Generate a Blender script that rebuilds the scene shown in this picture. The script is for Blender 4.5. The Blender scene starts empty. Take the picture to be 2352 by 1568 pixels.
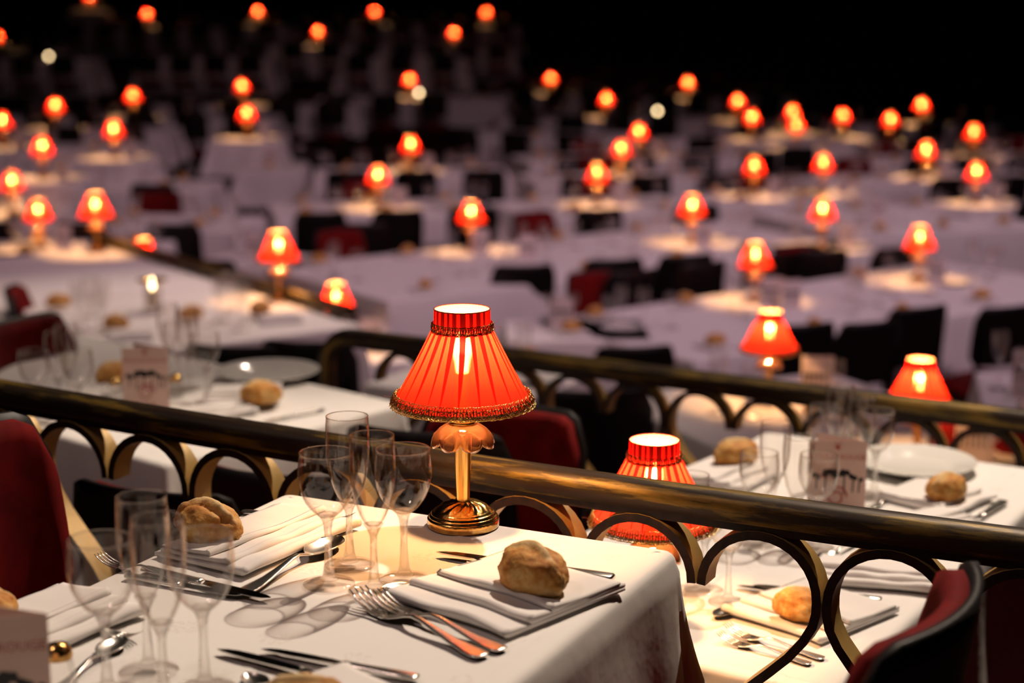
import bpy, bmesh, math, random
from mathutils import Vector, noise, Matrix
random.seed(7)
PI = math.pi
sc = bpy.context.scene
col = sc.collection
# ---------------------------------------------------------------- camera model (2352 x 1568)
F = 3950.0; TH = math.radians(11.5); H = 0.715; TZ = 0.75      # TZ: height of the near table top
CT, ST = math.cos(TH), math.sin(TH)
def ray(px, py):
    a = (px-1176)/F; b = (784-py)/F
    return (a, CT+b*ST, -ST+b*CT)
def P(px, py, t=0.0):                                           # pixel -> point at height t above the near table top
    d = ray(px, py); k = (t-H)/d[2]
    return Vector((d[0]*k, d[1]*k, t+TZ))
def PD(px, py, D):                                              # pixel -> point at forward distance D
    d = ray(px, py); k = D/d[1]
    return Vector((d[0]*k, D, H+TZ+d[2]*k))
# ---------------------------------------------------------------- materials
MATS = {}
def new_mat(name):
    m = bpy.data.materials.new(name); m.use_nodes = True
    nt = m.node_tree; nt.nodes.clear()
    out = nt.nodes.new('ShaderNodeOutputMaterial')
    MATS[name] = m
    return m, nt, nt.nodes, nt.links, out
def lin(c): return tuple(((v/255)/12.92 if v/255 <= .04045 else ((v/255+.055)/1.055)**2.4) for v in c)+(1,)
def pbr(name, c, rough=.5, metal=0, noise_amt=0, noise_scale=20, bump=0, bump_scale=80, c2=None, sheen=0, coat=0, spec=.5, stretch=None):
    m, nt, N, L, out = new_mat(name)
    b = N.new('ShaderNodeBsdfPrincipled'); L.new(b.outputs[0], out.inputs[0])
    c = tuple(c)+(1,) if len(c) == 3 else c
    b.inputs['Base Color'].default_value = c; b.inputs['Roughness'].default_value = rough; b.inputs['Metallic'].default_value = metal
    b.inputs['Specular IOR Level'].default_value = spec
    if sheen: b.inputs['Sheen Weight'].default_value = sheen
    if coat: b.inputs['Coat Weight'].default_value = coat
    tc = N.new('ShaderNodeTexCoord'); src = tc.outputs['Object']
    if stretch:
        mp = N.new('ShaderNodeMapping'); mp.inputs['Scale'].default_value = stretch; L.new(src, mp.inputs[0]); src = mp.outputs[0]
    if c2:
        n = N.new('ShaderNodeTexNoise'); n.inputs['Scale'].default_value = noise_scale; n.inputs['Detail'].default_value = 4; L.new(src, n.inputs['Vector'])
        r = N.new('ShaderNodeValToRGB'); r.color_ramp.elements[0].position = .5-noise_amt; r.color_ramp.elements[1].position = .5+noise_amt
        r.color_ramp.elements[0].color = c; r.color_ramp.elements[1].color = tuple(c2)+(1,) if len(c2) == 3 else c2
        L.new(n.outputs[0], r.inputs[0]); L.new(r.outputs[0], b.inputs['Base Color'])
    if bump:
        n2 = N.new('ShaderNodeTexNoise'); n2.inputs['Scale'].default_value = bump_scale; n2.inputs['Detail'].default_value = 3; L.new(src, n2.inputs['Vector'])
        bp = N.new('ShaderNodeBump'); bp.inputs['Strength'].default_value = bump; bp.inputs['Distance'].default_value = .002
        L.new(n2.outputs[0], bp.inputs['Height']); L.new(bp.outputs[0], b.inputs['Normal'])
    return m
CLOTH = pbr('white_linen', (.80, .76, .74), .85, bump=.25, bump_scale=60, spec=.2)
def damask():
    m, nt, N, L, out = new_mat('damask_linen')
    b = N.new('ShaderNodeBsdfPrincipled'); L.new(b.outputs[0], out.inputs[0])
    b.inputs['Roughness'].default_value = .8; b.inputs['Specular IOR Level'].default_value = .25
    tc = N.new('ShaderNodeTexCoord')
    v = N.new('ShaderNodeTexVoronoi'); v.inputs['Scale'].default_value = 9; v.inputs['Randomness'].default_value = .25; L.new(tc.outputs['Object'], v.inputs['Vector'])
    n = N.new('ShaderNodeTexNoise'); n.inputs['Scale'].default_value = 160; n.inputs['Detail'].default_value = 2; L.new(tc.outputs['Object'], n.inputs['Vector'])
    a = N.new('ShaderNodeMath'); a.operation = 'LESS_THAN'; a.inputs[1].default_value = .22; L.new(v.outputs['Distance'], a.inputs[0])
    g = N.new('ShaderNodeMath'); g.operation = 'GREATER_THAN'; g.inputs[1].default_value = .52; L.new(n.outputs[0], g.inputs[0])
    mu = N.new('ShaderNodeMath'); mu.operation = 'MULTIPLY'; L.new(a.outputs[0], mu.inputs[0]); L.new(g.outputs[0], mu.inputs[1])
    mx = N.new('ShaderNodeMix'); mx.data_type = 'RGBA'; L.new(mu.outputs[0], mx.inputs[0])
    mx.inputs[6].default_value = (.80, .77, .735, 1); mx.inputs[7].default_value = (.74, .70, .66, 1)
    L.new(mx.outputs[2], b.inputs['Base Color'])
    w = N.new('ShaderNodeTexNoise'); w.inputs['Scale'].default_value = 14; w.inputs['Detail'].default_value = 3; L.new(tc.outputs['Object'], w.inputs['Vector'])
    bp = N.new('ShaderNodeBump'); bp.inputs['Strength'].default_value = .35; bp.inputs['Distance'].default_value = .004
    L.new(w.outputs[0], bp.inputs['Height']); L.new(bp.outputs[0], b.inputs['Normal'])
    return m
DAMASK = damask()
NAPKIN = pbr('napkin_cotton', (.78, .74, .71), .9, bump=.4, bump_scale=35, spec=.2)
SILVER = pbr('silver_plate', (.86, .82, .76), .24, 1, bump=.05, bump_scale=40)
STEEL = pbr('knife_steel', (.62, .60, .58), .12, 1)
BRASS = pbr('polished_brass', (.88, .50, .14), .22, 1, bump=.08, bump_scale=30)
OLDBRASS = pbr('aged_brass', (.80, .50, .17), .22, 1, noise_amt=.22, noise_scale=90, c2=(.42, .22, .06), bump=.3, bump_scale=120)
GOLDTHREAD = pbr('gold_thread', (.72, .50, .16), .3, 1)
DARKTHREAD = pbr('tarnished_gold_thread', (.30, .17, .06), .35, 1)
REDPIPE = pbr('red_piping', (.35, .01, .01), .7)
PORCELAIN = pbr('white_porcelain', (.80, .78, .73), .12, coat=.3)
CARD = pbr('menu_card', (.72, .50, .43), .55)
INK = pbr('black_print', (.012, .01, .012), .6)
REDINK = pbr('red_print', (.42, .04, .03), .6)
VELVET = pbr('red_velvet', (.17, .003, .003), .85, noise_amt=.2, noise_scale=25, c2=(.10, .0015, .0015), spec=.15)
DARKWOOD = pbr('dark_varnished_wood', (.014, .006, .005), .38, noise_amt=.2, noise_scale=8, c2=(.006, .003, .003), spec=.3)
BLACKVINYL = pbr('black_vinyl', (.006, .004, .004), .5, spec=.25)
CARPET = pbr('dark_red_carpet', (.06, .006, .008), .95, noise_amt=.2, noise_scale=5, c2=(.03, .004, .005))
BLACKWALL = pbr('black_wall', (.004, .004, .004), .95, spec=.1)
WOODPANEL = pbr('brown_panel', (.20, .11, .03), .6)
CARDPALE = pbr('pale_card', (.75, .62, .60), .6)
AMBER = pbr('amber_glass_look', (.75, .55, .25), .15, 0, coat=.5)
def rail_mat():
    m, nt, N, L, out = new_mat('worn_gilt_rail')
    b = N.new('ShaderNodeBsdfPrincipled'); L.new(b.outputs[0], out.inputs[0])
    at = N.new('ShaderNodeUVMap'); at.uv_map = 'UVMap'
    mp = N.new('ShaderNodeMapping'); mp.inputs['Scale'].default_value = (7, 60, 1); L.new(at.outputs[0], mp.inputs[0])
    n = N.new('ShaderNodeTexNoise'); n.inputs['Scale'].default_value = 1; n.inputs['Detail'].default_value = 8; n.inputs['Roughness'].default_value = .68; L.new(mp.outputs[0], n.inputs['Vector'])
    mp2 = N.new('ShaderNodeMapping'); mp2.inputs['Scale'].default_value = (2.2, 22, 1); L.new(at.outputs[0], mp2.inputs[0])
    n2 = N.new('ShaderNodeTexNoise'); n2.inputs['Scale'].default_value = 1; n2.inputs['Detail'].default_value = 3; L.new(mp2.outputs[0], n2.inputs['Vector'])
    ad = N.new('ShaderNodeMath'); ad.operation = 'MULTIPLY_ADD'; ad.inputs[1].default_value = .55; L.new(n2.outputs[0], ad.inputs[0]); 
    sub = N.new('ShaderNodeMath'); sub.operation = 'MULTIPLY'; sub.inputs[1].default_value = .45; L.new(n.outputs[0], sub.inputs[0]); L.new(sub.outputs[0], ad.inputs[2])
    r = N.new('ShaderNodeValToRGB'); e = r.color_ramp.elements
    e[0].position = .42; e[0].color = (.020, .009, .005, 1)
    e[1].position = .66; e[1].color = (.34, .19, .025, 1)
    x = r.color_ramp.elements.new(.51); x.color = (.032, .020, .007, 1)
    x = r.color_ramp.elements.new(.55); x.color = (.15, .095, .014, 1)
    L.new(ad.outputs[0], r.inputs[0]); L.new(r.outputs[0], b.inputs['Base Color'])
    b.inputs['Metallic'].default_value = .45; b.inputs['Roughness'].default_value = .46
    bp = N.new('ShaderNodeBump'); bp.inputs['Strength'].default_value = .35; bp.inputs['Distance'].default_value = .0012
    L.new(n.outputs[0], bp.inputs['Height']); L.new(bp.outputs[0], b.inputs['Normal'])
    return m
RAIL = rail_mat()
IRON = pbr('black_brown_iron', (.010, .005, .004), .5, noise_amt=.1, noise_scale=60, c2=(.022, .009, .005), spec=.25, bump=.4, bump_scale=150)
GILTFLAT = pbr('gilded_flat_iron', (.46, .27, .07), .5, .2, noise_amt=.3, noise_scale=30, c2=(.36, .24, .08), bump=.25, bump_scale=80)
def bread_mat():
    m, nt, N, L, out = new_mat('bread_crust')
    b = N.new('ShaderNodeBsdfPrincipled'); L.new(b.outputs[0], out.inputs[0]); b.inputs['Roughness'].default_value = .75
    tc = N.new('ShaderNodeTexCoord')
    n = N.new('ShaderNodeTexNoise'); n.inputs['Scale'].default_value = 38; n.inputs['Detail'].default_value = 6; n.inputs['Roughness'].default_value = .65; L.new(tc.outputs['Object'], n.inputs['Vector'])
    r = N.new('ShaderNodeValToRGB'); e = r.color_ramp.elements
    e[0].position = .36; e[0].color = (.40, .13, .018, 1); e[1].position = .64; e[1].color = (.74, .47, .17, 1)
    x = e.new(.5); x.color = (.58, .27, .05, 1)
    L.new(n.outputs[0], r.inputs[0])
    at = N.new('ShaderNodeAttribute'); at.attribute_name = 'flour'
    mx = N.new('ShaderNodeMix'); mx.data_type = 'RGBA'; L.new(at.outputs['Fac'], mx.inputs[0]); L.new(r.outputs[0], mx.inputs[6]); mx.inputs[7].default_value = (.82, .60, .30, 1)
    L.new(mx.outputs[2], b.inputs['Base Color'])
    n3 = N.new('ShaderNodeTexNoise'); n3.inputs['Scale'].default_value = 230; n3.inputs['Detail'].default_value = 4; L.new(tc.outputs['Object'], n3.inputs['Vector'])
    bp = N.new('ShaderNodeBump'); bp.inputs['Strength'].default_value = .6; bp.inputs['Distance'].default_value = .0015
    L.new(n3.outputs[0], bp.inputs['Height']); L.new(bp.outputs[0], b.inputs['Normal'])
    return m
BREAD = bread_mat()
def shade_mat():
    m, nt, N, L, out = new_mat('pleated_red_silk')
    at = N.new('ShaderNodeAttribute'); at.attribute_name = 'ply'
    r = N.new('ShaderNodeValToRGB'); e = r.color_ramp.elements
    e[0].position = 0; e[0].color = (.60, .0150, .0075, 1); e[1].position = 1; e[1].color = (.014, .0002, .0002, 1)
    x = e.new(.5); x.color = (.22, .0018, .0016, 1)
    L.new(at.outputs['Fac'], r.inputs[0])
    tr = N.new('ShaderNodeBsdfTranslucent'); L.new(r.outputs[0], tr.inputs[0])
    g = N.new('ShaderNodeNewGeometry')
    mx = N.new('ShaderNodeMix'); mx.data_type = 'RGBA'; L.new(g.outputs['Backfacing'], mx.inputs[0])
    mx.inputs[6].default_value = (.55, .018, .012, 1); mx.inputs[7].default_value = (.85, .62, .34, 1)
    df = N.new('ShaderNodeBsdfDiffuse'); L.new(mx.outputs[2], df.inputs[0])
    ms = N.new('ShaderNodeMixShader'); ms.inputs[0].default_value = .5; L.new(df.outputs[0], ms.inputs[1]); L.new(tr.outputs[0], ms.inputs[2])
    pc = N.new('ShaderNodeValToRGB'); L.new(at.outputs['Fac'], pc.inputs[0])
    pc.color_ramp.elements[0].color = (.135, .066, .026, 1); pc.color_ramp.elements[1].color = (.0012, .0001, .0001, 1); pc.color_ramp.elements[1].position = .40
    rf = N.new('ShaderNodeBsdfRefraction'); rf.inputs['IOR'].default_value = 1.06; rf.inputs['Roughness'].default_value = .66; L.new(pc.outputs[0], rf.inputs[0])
    ads = N.new('ShaderNodeAddShader'); L.new(ms.outputs[0], ads.inputs[0]); L.new(rf.outputs[0], ads.inputs[1]); L.new(ads.outputs[0], out.inputs[0])
    return m
SHADE = shade_mat()
def bulb_mat():
    m, nt, N, L, out = new_mat('bulb_glass')
    t = N.new('ShaderNodeBsdfTransparent'); e = N.new('ShaderNodeEmission'); e.inputs[0].default_value = (1, .66, .30, 1); e.inputs[1].default_value = 420
    ms = N.new('ShaderNodeMixShader'); ms.inputs[0].default_value = .15; L.new(t.outputs[0], ms.inputs[1]); L.new(e.outputs[0], ms.inputs[2]); L.new(ms.outputs[0], out.inputs[0])
    return m
BULB = bulb_mat()
def thin_glass(name='thin_clear_glass', base=.035, rough=.03):
    m, nt, N, L, out = new_mat(name)
    lw = N.new('ShaderNodeLayerWeight'); lw.inputs[0].default_value = .5
    pw = N.new('ShaderNodeMath'); pw.operation = 'POWER'; pw.inputs[1].default_value = 3.2; L.new(lw.outputs['Facing'], pw.inputs[0])
    ma = N.new('ShaderNodeMath'); ma.operation = 'MULTIPLY_ADD'; ma.inputs[1].default_value = .6; ma.inputs[2].default_value = base; L.new(pw.outputs[0], ma.inputs[0])
    r = N.new('ShaderNodeValToRGB'); r.color_ramp.elements[0].color = (.985, .98, .975, 1); r.color_ramp.elements[1].color = (.80, .74, .70, 1)
    r.color_ramp.elements[0].position = .35; r.color_ramp.elements[1].position = .98; L.new(lw.outputs['Facing'], r.inputs[0])
    t = N.new('ShaderNodeBsdfTransparent'); L.new(r.outputs[0], t.inputs[0])
    g = N.new('ShaderNodeBsdfGlossy'); g.inputs['Roughness'].default_value = rough; g.inputs[0].default_value = (1, 1, 1, 1)
    ms = N.new('ShaderNodeMixShader'); L.new(ma.outputs[0], ms.inputs[0]); L.new(t.outputs[0], ms.inputs[1]); L.new(g.outputs[0], ms.inputs[2]); L.new(ms.outputs[0], out.inputs[0])
    return m
THIN = thin_glass(); THINFAR = thin_glass('thin_hall_glass', .16, .22)
def solid_glass(name, c, rough=.0):
    m, nt, N, L, out = new_mat(name)
    g = N.new('ShaderNodeBsdfGlass'); g.inputs[0].default_value = c; g.inputs['Roughness'].default_value = rough; g.inputs['IOR'].default_value = 1.48
    t = N.new('ShaderNodeBsdfTransparent'); t.inputs[0].default_value = (.96, .95, .94, 1)
    ms = N.new('ShaderNodeMixShader'); ms.inputs[0].default_value = .68; L.new(g.outputs[0], ms.inputs[1]); L.new(t.outputs[0], ms.inputs[2])
    L.new(ms.outputs[0], out.inputs[0])
    return m
SOLID = solid_glass('solid_clear_glass', (.97, .96, .95, 1))
def petal_mat(name='pressed_glass_glow_tint', mixf=.2):
    m, nt, N, L, out = new_mat(name)
    g = N.new('ShaderNodeBsdfGlass'); g.inputs[0].default_value = (1, .80, .66, 1); g.inputs['Roughness'].default_value = .05; g.inputs['IOR'].default_value = 1.45
    t = N.new('ShaderNodeBsdfTranslucent'); t.inputs[0].default_value = (1, .42, .20, 1)  # orange of the bulb's light put into the petal colour
    d = N.new('ShaderNodeBsdfDiffuse'); d.inputs[0].default_value = (1, .40, .20, 1)
    a = N.new('ShaderNodeMixShader'); a.inputs[0].default_value = .5; L.new(t.outputs[0], a.inputs[1]); L.new(d.outputs[0], a.inputs[2])
    b = N.new('ShaderNodeMixShader'); b.inputs[0].default_value = mixf; L.new(g.outputs[0], b.inputs[1]); L.new(a.outputs[0], b.inputs[2]); L.new(b.outputs[0], out.inputs[0])
    return m
PETALGLASS = petal_mat(); PETALGLOWFAR = petal_mat('pressed_glass_glow_tint_far', .6)  # far petals get a larger share of the painted orange glow
SATINBRASS = pbr('satin_brass', (.92, .46, .12), .48, 1)
def flame_mat():
    m, nt, N, L, out = new_mat('candle_flame'); e = N.new('ShaderNodeEmission'); e.inputs[0].default_value = (1, .72, .38, 1); e.inputs[1].default_value = 14; L.new(e.outputs[0], out.inputs[0]); return m
FL = flame_mat()
# ---------------------------------------------------------------- mesh helpers
class MB:
    def __init__(s): s.v = []; s.f = []; s.m = []; s.uv = {}; s.attr = {}
    def add(s, vs, fs, mi=0):
        o = len(s.v); s.v += [tuple(v) for v in vs]; s.f += [tuple(i+o for i in f) for f in fs]; s.m += [mi]*len(fs); return o
    def build(s, name, mats, parent=None, smooth=True, loc=None, rz=0):
        me = bpy.data.meshes.new(name); me.from_pydata(s.v, [], s.f)
        for m in (mats if isinstance(mats, (list, tuple)) else [mats]): me.materials.append(m)
        if len(set(s.m)) > 1: me.polygons.foreach_set('material_index', s.m)
        if smooth: me.polygons.foreach_set('use_smooth', [True]*len(s.f))
        for k, vals in s.attr.items():
            a = me.attributes.new(k, 'FLOAT', 'POINT'); a.data.foreach_set('value', vals)
        if s.uv:
            ul = me.uv_layers.new(name='UVMap')
            ul.data.foreach_set('uv', [c for lp in me.loops for c in s.uv.get(lp.vertex_index, (0, 0))])
        me.update()
        o = bpy.data.objects.new(name, me); col.objects.link(o)
        if parent: o.parent = parent
        if loc is not None: o.location = loc
        if rz: o.rotation_euler.z = rz
        if smooth == 'auto':
            me.set_sharp_from_angle(angle=math.radians(40))
        return o
def lathe(mb, prof, seg=48, fn=None, mi=0, cap0=False, cap1=False, cx=0, cy=0, zo=0):
    vs = []; fs = []; n = len(prof)
    for i, (r, z) in enumerate(prof):
        for j in range(seg):
            a = 2*PI*j/seg; rr, zz = (r, z) if fn is None else fn(a, i, r, z)
            vs.append((cx+rr*math.cos(a), cy+rr*math.sin(a), zz+zo))
    for i in range(n-1):
        for j in range(seg):
            k = (j+1) % seg; fs.append((i*seg+j, i*seg+k, (i+1)*seg+k, (i+1)*seg+j))
    if cap0: fs.append(tuple(reversed(range(seg))))
    if cap1: fs.append(tuple((n-1)*seg+j for j in range(seg)))
    return mb.add(vs, fs, mi)
def tube(mb, pts, r, seg=6, closed=False, mi=0):
    n = len(pts); vs = []; fs = []; pts = [Vector(p) for p in pts]; up = Vector((0, 0, 1)); prev = None
    for i in range(n):
        a = pts[(i-1) % n] if (closed or i > 0) else pts[i]; b = pts[(i+1) % n] if (closed or i < n-1) else pts[i]
        t = (b-a); t = t.normalized() if t.length > 1e-9 else Vector((1, 0, 0))
        if prev is None:
            s = t.cross(up); s = s.normalized() if s.length > 1e-3 else t.cross(Vector((1, 0, 0))).normalized()
        else:
            s = prev-t*prev.dot(t); s = s.normalized() if s.length > 1e-6 else prev
        prev = s; u = s.cross(t); rr = r(i/(n-1)) if callable(r) else r
        for j in range(seg):
            an = 2*PI*j/seg; vs.append(pts[i]+s*(rr*math.cos(an))+u*(rr*math.sin(an)))
    for i in range(n if closed else n-1):
        k = (i+1) % n
        for j in range(seg):
            q = (j+1) % seg; fs.append((i*seg+j, i*seg+q, k*seg+q, k*seg+j))
    if not closed:
        fs.append(tuple(range(seg))); fs.append(tuple((n-1)*seg+j for j in reversed(range(seg))))
    return mb.add(vs, fs, mi)
def box(mb, x0, x1, y0, y1, z0, z1, mi=0):
    mb.add([(x0, y0, z0), (x1, y0, z0), (x1, y1, z0), (x0, y1, z0), (x0, y0, z1), (x1, y0, z1), (x1, y1, z1), (x0, y1, z1)],
           [(3, 2, 1, 0), (4, 5, 6, 7), (0, 1, 5, 4), (1, 2, 6, 5), (2, 3, 7, 6), (3, 0, 4, 7)], mi)
def empty(name, loc=(0, 0, 0), rz=0):
    o = bpy.data.objects.new(name, None); col.objects.link(o); o.location = loc; o.rotation_euler.z = rz; o.empty_display_size = .05; return o
def tag(o, label, cat, group=None):
    o['label'] = label; o['category'] = cat
    if group: o['group'] = group
    elif 'group' in o: del o['group']
    return o
def copy_tree(o, parent=None):
    c = o.copy(); col.objects.link(c)
    if parent: c.parent = parent
    for ch in list(o.children): copy_tree(ch, c)
    return c
USED = set()
def place(proto, loc, rz, label, cat, group=None, scale=1, rx=0, ry=0):
    o = proto if proto.name not in USED else copy_tree(proto)
    USED.add(proto.name)
    o.location = loc; o.rotation_euler = (rx, ry, rz); o.scale = (scale,)*3 if not isinstance(scale, tuple) else scale
    tag(o, label, cat, group); return o
# ---------------------------------------------------------------- lamp
NP = 24
rng = random.Random(3)
pl_w = [rng.uniform(.6, 1.5) for _ in range(NP)]; tot = sum(pl_w); acc = 0; PLEAT = []
for w in pl_w: PLEAT.append((acc/tot*2*PI, w/tot*2*PI, rng.uniform(.32, .62), rng.uniform(-.3, .3))); acc += w
def ply_at(a, k):                                              # k 0 top .. 1 bottom of the cone
    a %= 2*PI
    for (a0, w, f, sk) in PLEAT:
        if a0 <= a < a0+w:
            u = (a-a0)/w; wid = f*(1-k)**1.15+.05; u2 = u-(.02+sk*.15*k)
            d = min(u2, wid-u2)/.03
            base = max(0., min(1., d))
            # a fine secondary fold inside the thin panel
            c = wid+(1-wid)*.55+sk*.1; fw = .035*(1-k*.7)
            base = max(base, .7*max(0, 1-abs(u2-c)/fw)*(1-k)) if fw > 0 else base
            return base
    return 0
def cone_r(k): return .0385+(.0925-.0385)*(k*.93+.07*k*k)
def make_shade(parent, seg, lev, hi=True):
    mb = MB(); ply = []
    rows = []
    for i in range(3): rows.append(('c', i/2))
    for i in range(lev+1): rows.append(('k', i/lev))
    vs = []; fs = []
    for kind, k in rows:
        for j in range(seg):
            a = 2*PI*j/seg
            if kind == 'c':
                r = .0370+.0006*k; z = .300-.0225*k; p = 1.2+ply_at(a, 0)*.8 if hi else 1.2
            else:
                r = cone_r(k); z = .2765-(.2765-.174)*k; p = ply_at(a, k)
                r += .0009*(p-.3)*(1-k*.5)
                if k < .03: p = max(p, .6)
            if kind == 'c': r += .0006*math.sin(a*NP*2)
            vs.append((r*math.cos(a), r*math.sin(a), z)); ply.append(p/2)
    n = len(rows)
    for i in range(n-1):
        for j in range(seg):
            q = (j+1) % seg; fs.append((i*seg+j, (i+1)*seg+j, (i+1)*seg+q, i*seg+q))
    mb.add(vs, fs); mb.attr['ply'] = ply
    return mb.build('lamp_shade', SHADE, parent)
def trim_ring(name, parent, R0, z0, slope, hgt, loops, strands, mat, rw, phase=0, closedloop=True):
    mb = MB()
    for s_ in range(strands):
        pts = []; n = loops*14
        for i in range(n):
            a = 2*PI*i/n; th = a*loops+phase+s_*2*PI/strands
            v = math.sin(th)*hgt*.5; da = math.cos(th*1.0)*(1.25*PI/loops) if closedloop else 0
            jit = noise.noise((a*9, s_*3.1, z0*50))*.0012
            r = R0+slope*(-v)+.0014*math.cos(th*2+s_)+jit
            pts.append(((r)*math.cos(a+da), (r)*math.sin(a+da), z0+v+jit))
        tube(mb, pts, rw, 5, closed=True)
    return mb.build(name, mat, parent)
def make_lamp(detail=True):
    root = empty('table_lamp')
    S = 64 if detail else 24
    # base
    mb = MB()
    prof = [(0, 0), (.0485, 0), (.0492, .001), (.0492, .0105), (.0485, .0118), (.0468, .0122), (.0472, .0140), (.0455, .0160), (.0438, .0163), (.0442, .0180), (.0420, .0200), (.0400, .0203), (.0396, .0215), (.0372, .0228)]
    dome = [(.0360, .0238), (.033, .0262), (.029, .0288), (.024, .0312), (.018, .0330), (.013, .0342), (.0115, .0350), (.0085, .0355)]
    def leaf(a, i, r, z):
        if i > len(prof) and r > .0120:
            w = math.sin(a*13+r*260)*.0011*min(1, (r-.011)/.01)+noise.noise((a*4, r*200, 1))*.0005
            return r, z+w
        return r, z
    lathe(mb, prof+dome, 104 if detail else 20, leaf if detail else None)
    mb.build('lamp_base', OLDBRASS, root)
    mb = MB(); lathe(mb, [(.0086, .034), (.0090, .040), (.0122, .112), (.0125, .120), (.0122, .139)], S); mb.build('stem', BRASS if detail else SATINBRASS, root)
    mb = MB(); lathe(mb, [(.0120, .139), (.0150, .140), (.0172, .1415), (.0184, .1440), (.0184, .1465), (.0172, .149), (.0155, .1500), (.0160, .1508), (.0150, .1525), (.012, .153), (.0118, .166), (.0085, .17), (.0085, .212), (.0, .213)], S)
    mb.build('brass_collar', BRASS, root)
    # pressed glass petals
    mb = MB(); NPE = 8
    pr = [(.0195, .1425), (.026, .1400), (.033, .1350), (.0390, .1285), (.0425, .1220), (.0440, .1165), (.0445, .1120)]
    inner = [(.0430, .1120), (.0415, .1165), (.0395, .1210), (.0360, .1265), (.0305, .1320), (.0240, .1368), (.0180, .1392)]
    def petal(a, i, r, z):
        lobe = abs(math.cos(a*NPE/2))**.6; k = max(0, (r-.02)/.025)
        return r*(1-.10*(1-lobe)*k), z+(1-lobe)*.0095*k**2*(1 if z < .1285 else .3)
    lathe(mb, pr+inner+[pr[0]], 160 if detail else 32, petal)
    pg = mb.build('glass_petal_collar', PETALGLASS if detail else PETALGLOWFAR, root)
    make_shade(root, 900 if detail else 144, 40 if detail else 8, detail)
    if detail:
        trim_ring('lower_gold_trim', root, .0940, .1775, .40, .0175, 46, 3, GOLDTHREAD, .00052)
        trim_ring('lower_braid', root, .0950, .1765, .40, .0090, 40, 2, DARKTHREAD, .0007, 1.1)
        trim_ring('upper_gold_trim', root, .0402, .2755, .0, .0125, 24, 3, DARKTHREAD, .00062); trim_ring('upper_braid', root, .0404, .2745, .0, .0065, 20, 2, GOLDTHREAD, .00045, .7)
        mb = MB()                                               # loose threads
        for k in range(26):
            a = rng.uniform(0, 2*PI); up = k % 2; r0 = .0395 if up else .0945; z0 = .2765 if up else .173
            p = Vector((r0*math.cos(a), r0*math.sin(a), z0)); pts = [p.copy()]; d = Vector((math.cos(a), math.sin(a), rng.uniform(-1, .8)))*.0014
            for q in range(7):
                d += Vector((rng.uniform(-1, 1), rng.uniform(-1, 1), rng.uniform(-1, 1)))*.0009; p = p+d; pts.append(p.copy())
            tube(mb, pts, .00018, 4)
        mb.build('fringe', pbr('orange_thread', (.8, .2, .05), .7), root)
    else:
        mb = MB(); lathe(mb, [(.092, .181), (.0960, .178), (.0965, .173), (.093, .171)], 48); mb.build('lower_gold_trim', OLDBRASS, root)
    mb = MB(); tube(mb, [(.0372*math.cos(i*PI/24), .0372*math.sin(i*PI/24), .300) for i in range(48)], .0009, 6, True); mb.build('top_piping', REDPIPE, root)
    mb = MB(); tube(mb, [(.0925*math.cos(i*PI/36), .0925*math.sin(i*PI/36), .1738) for i in range(72)], .0008, 6, True)
    mb.build('bottom_piping', REDPIPE, root)
    mb = MB(); lathe(mb, [(.0001, .270), (.004, .268), (.009, .260), (.0125, .250), (.0125, .240), (.009, .228), (.007, .212)], 20); b = mb.build('bulb', BULB, root)
    ld = bpy.data.lights.new('bulb_light', 'POINT'); ld.energy = LAMPW; ld.color = (1, .46, .17); ld.shadow_soft_size = .009
    lo = bpy.data.objects.new('bulb_light', ld); col.objects.link(lo); lo.parent = root; lo.location = (0, 0, .247)
    return root
LAMPW = 7.0
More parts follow.
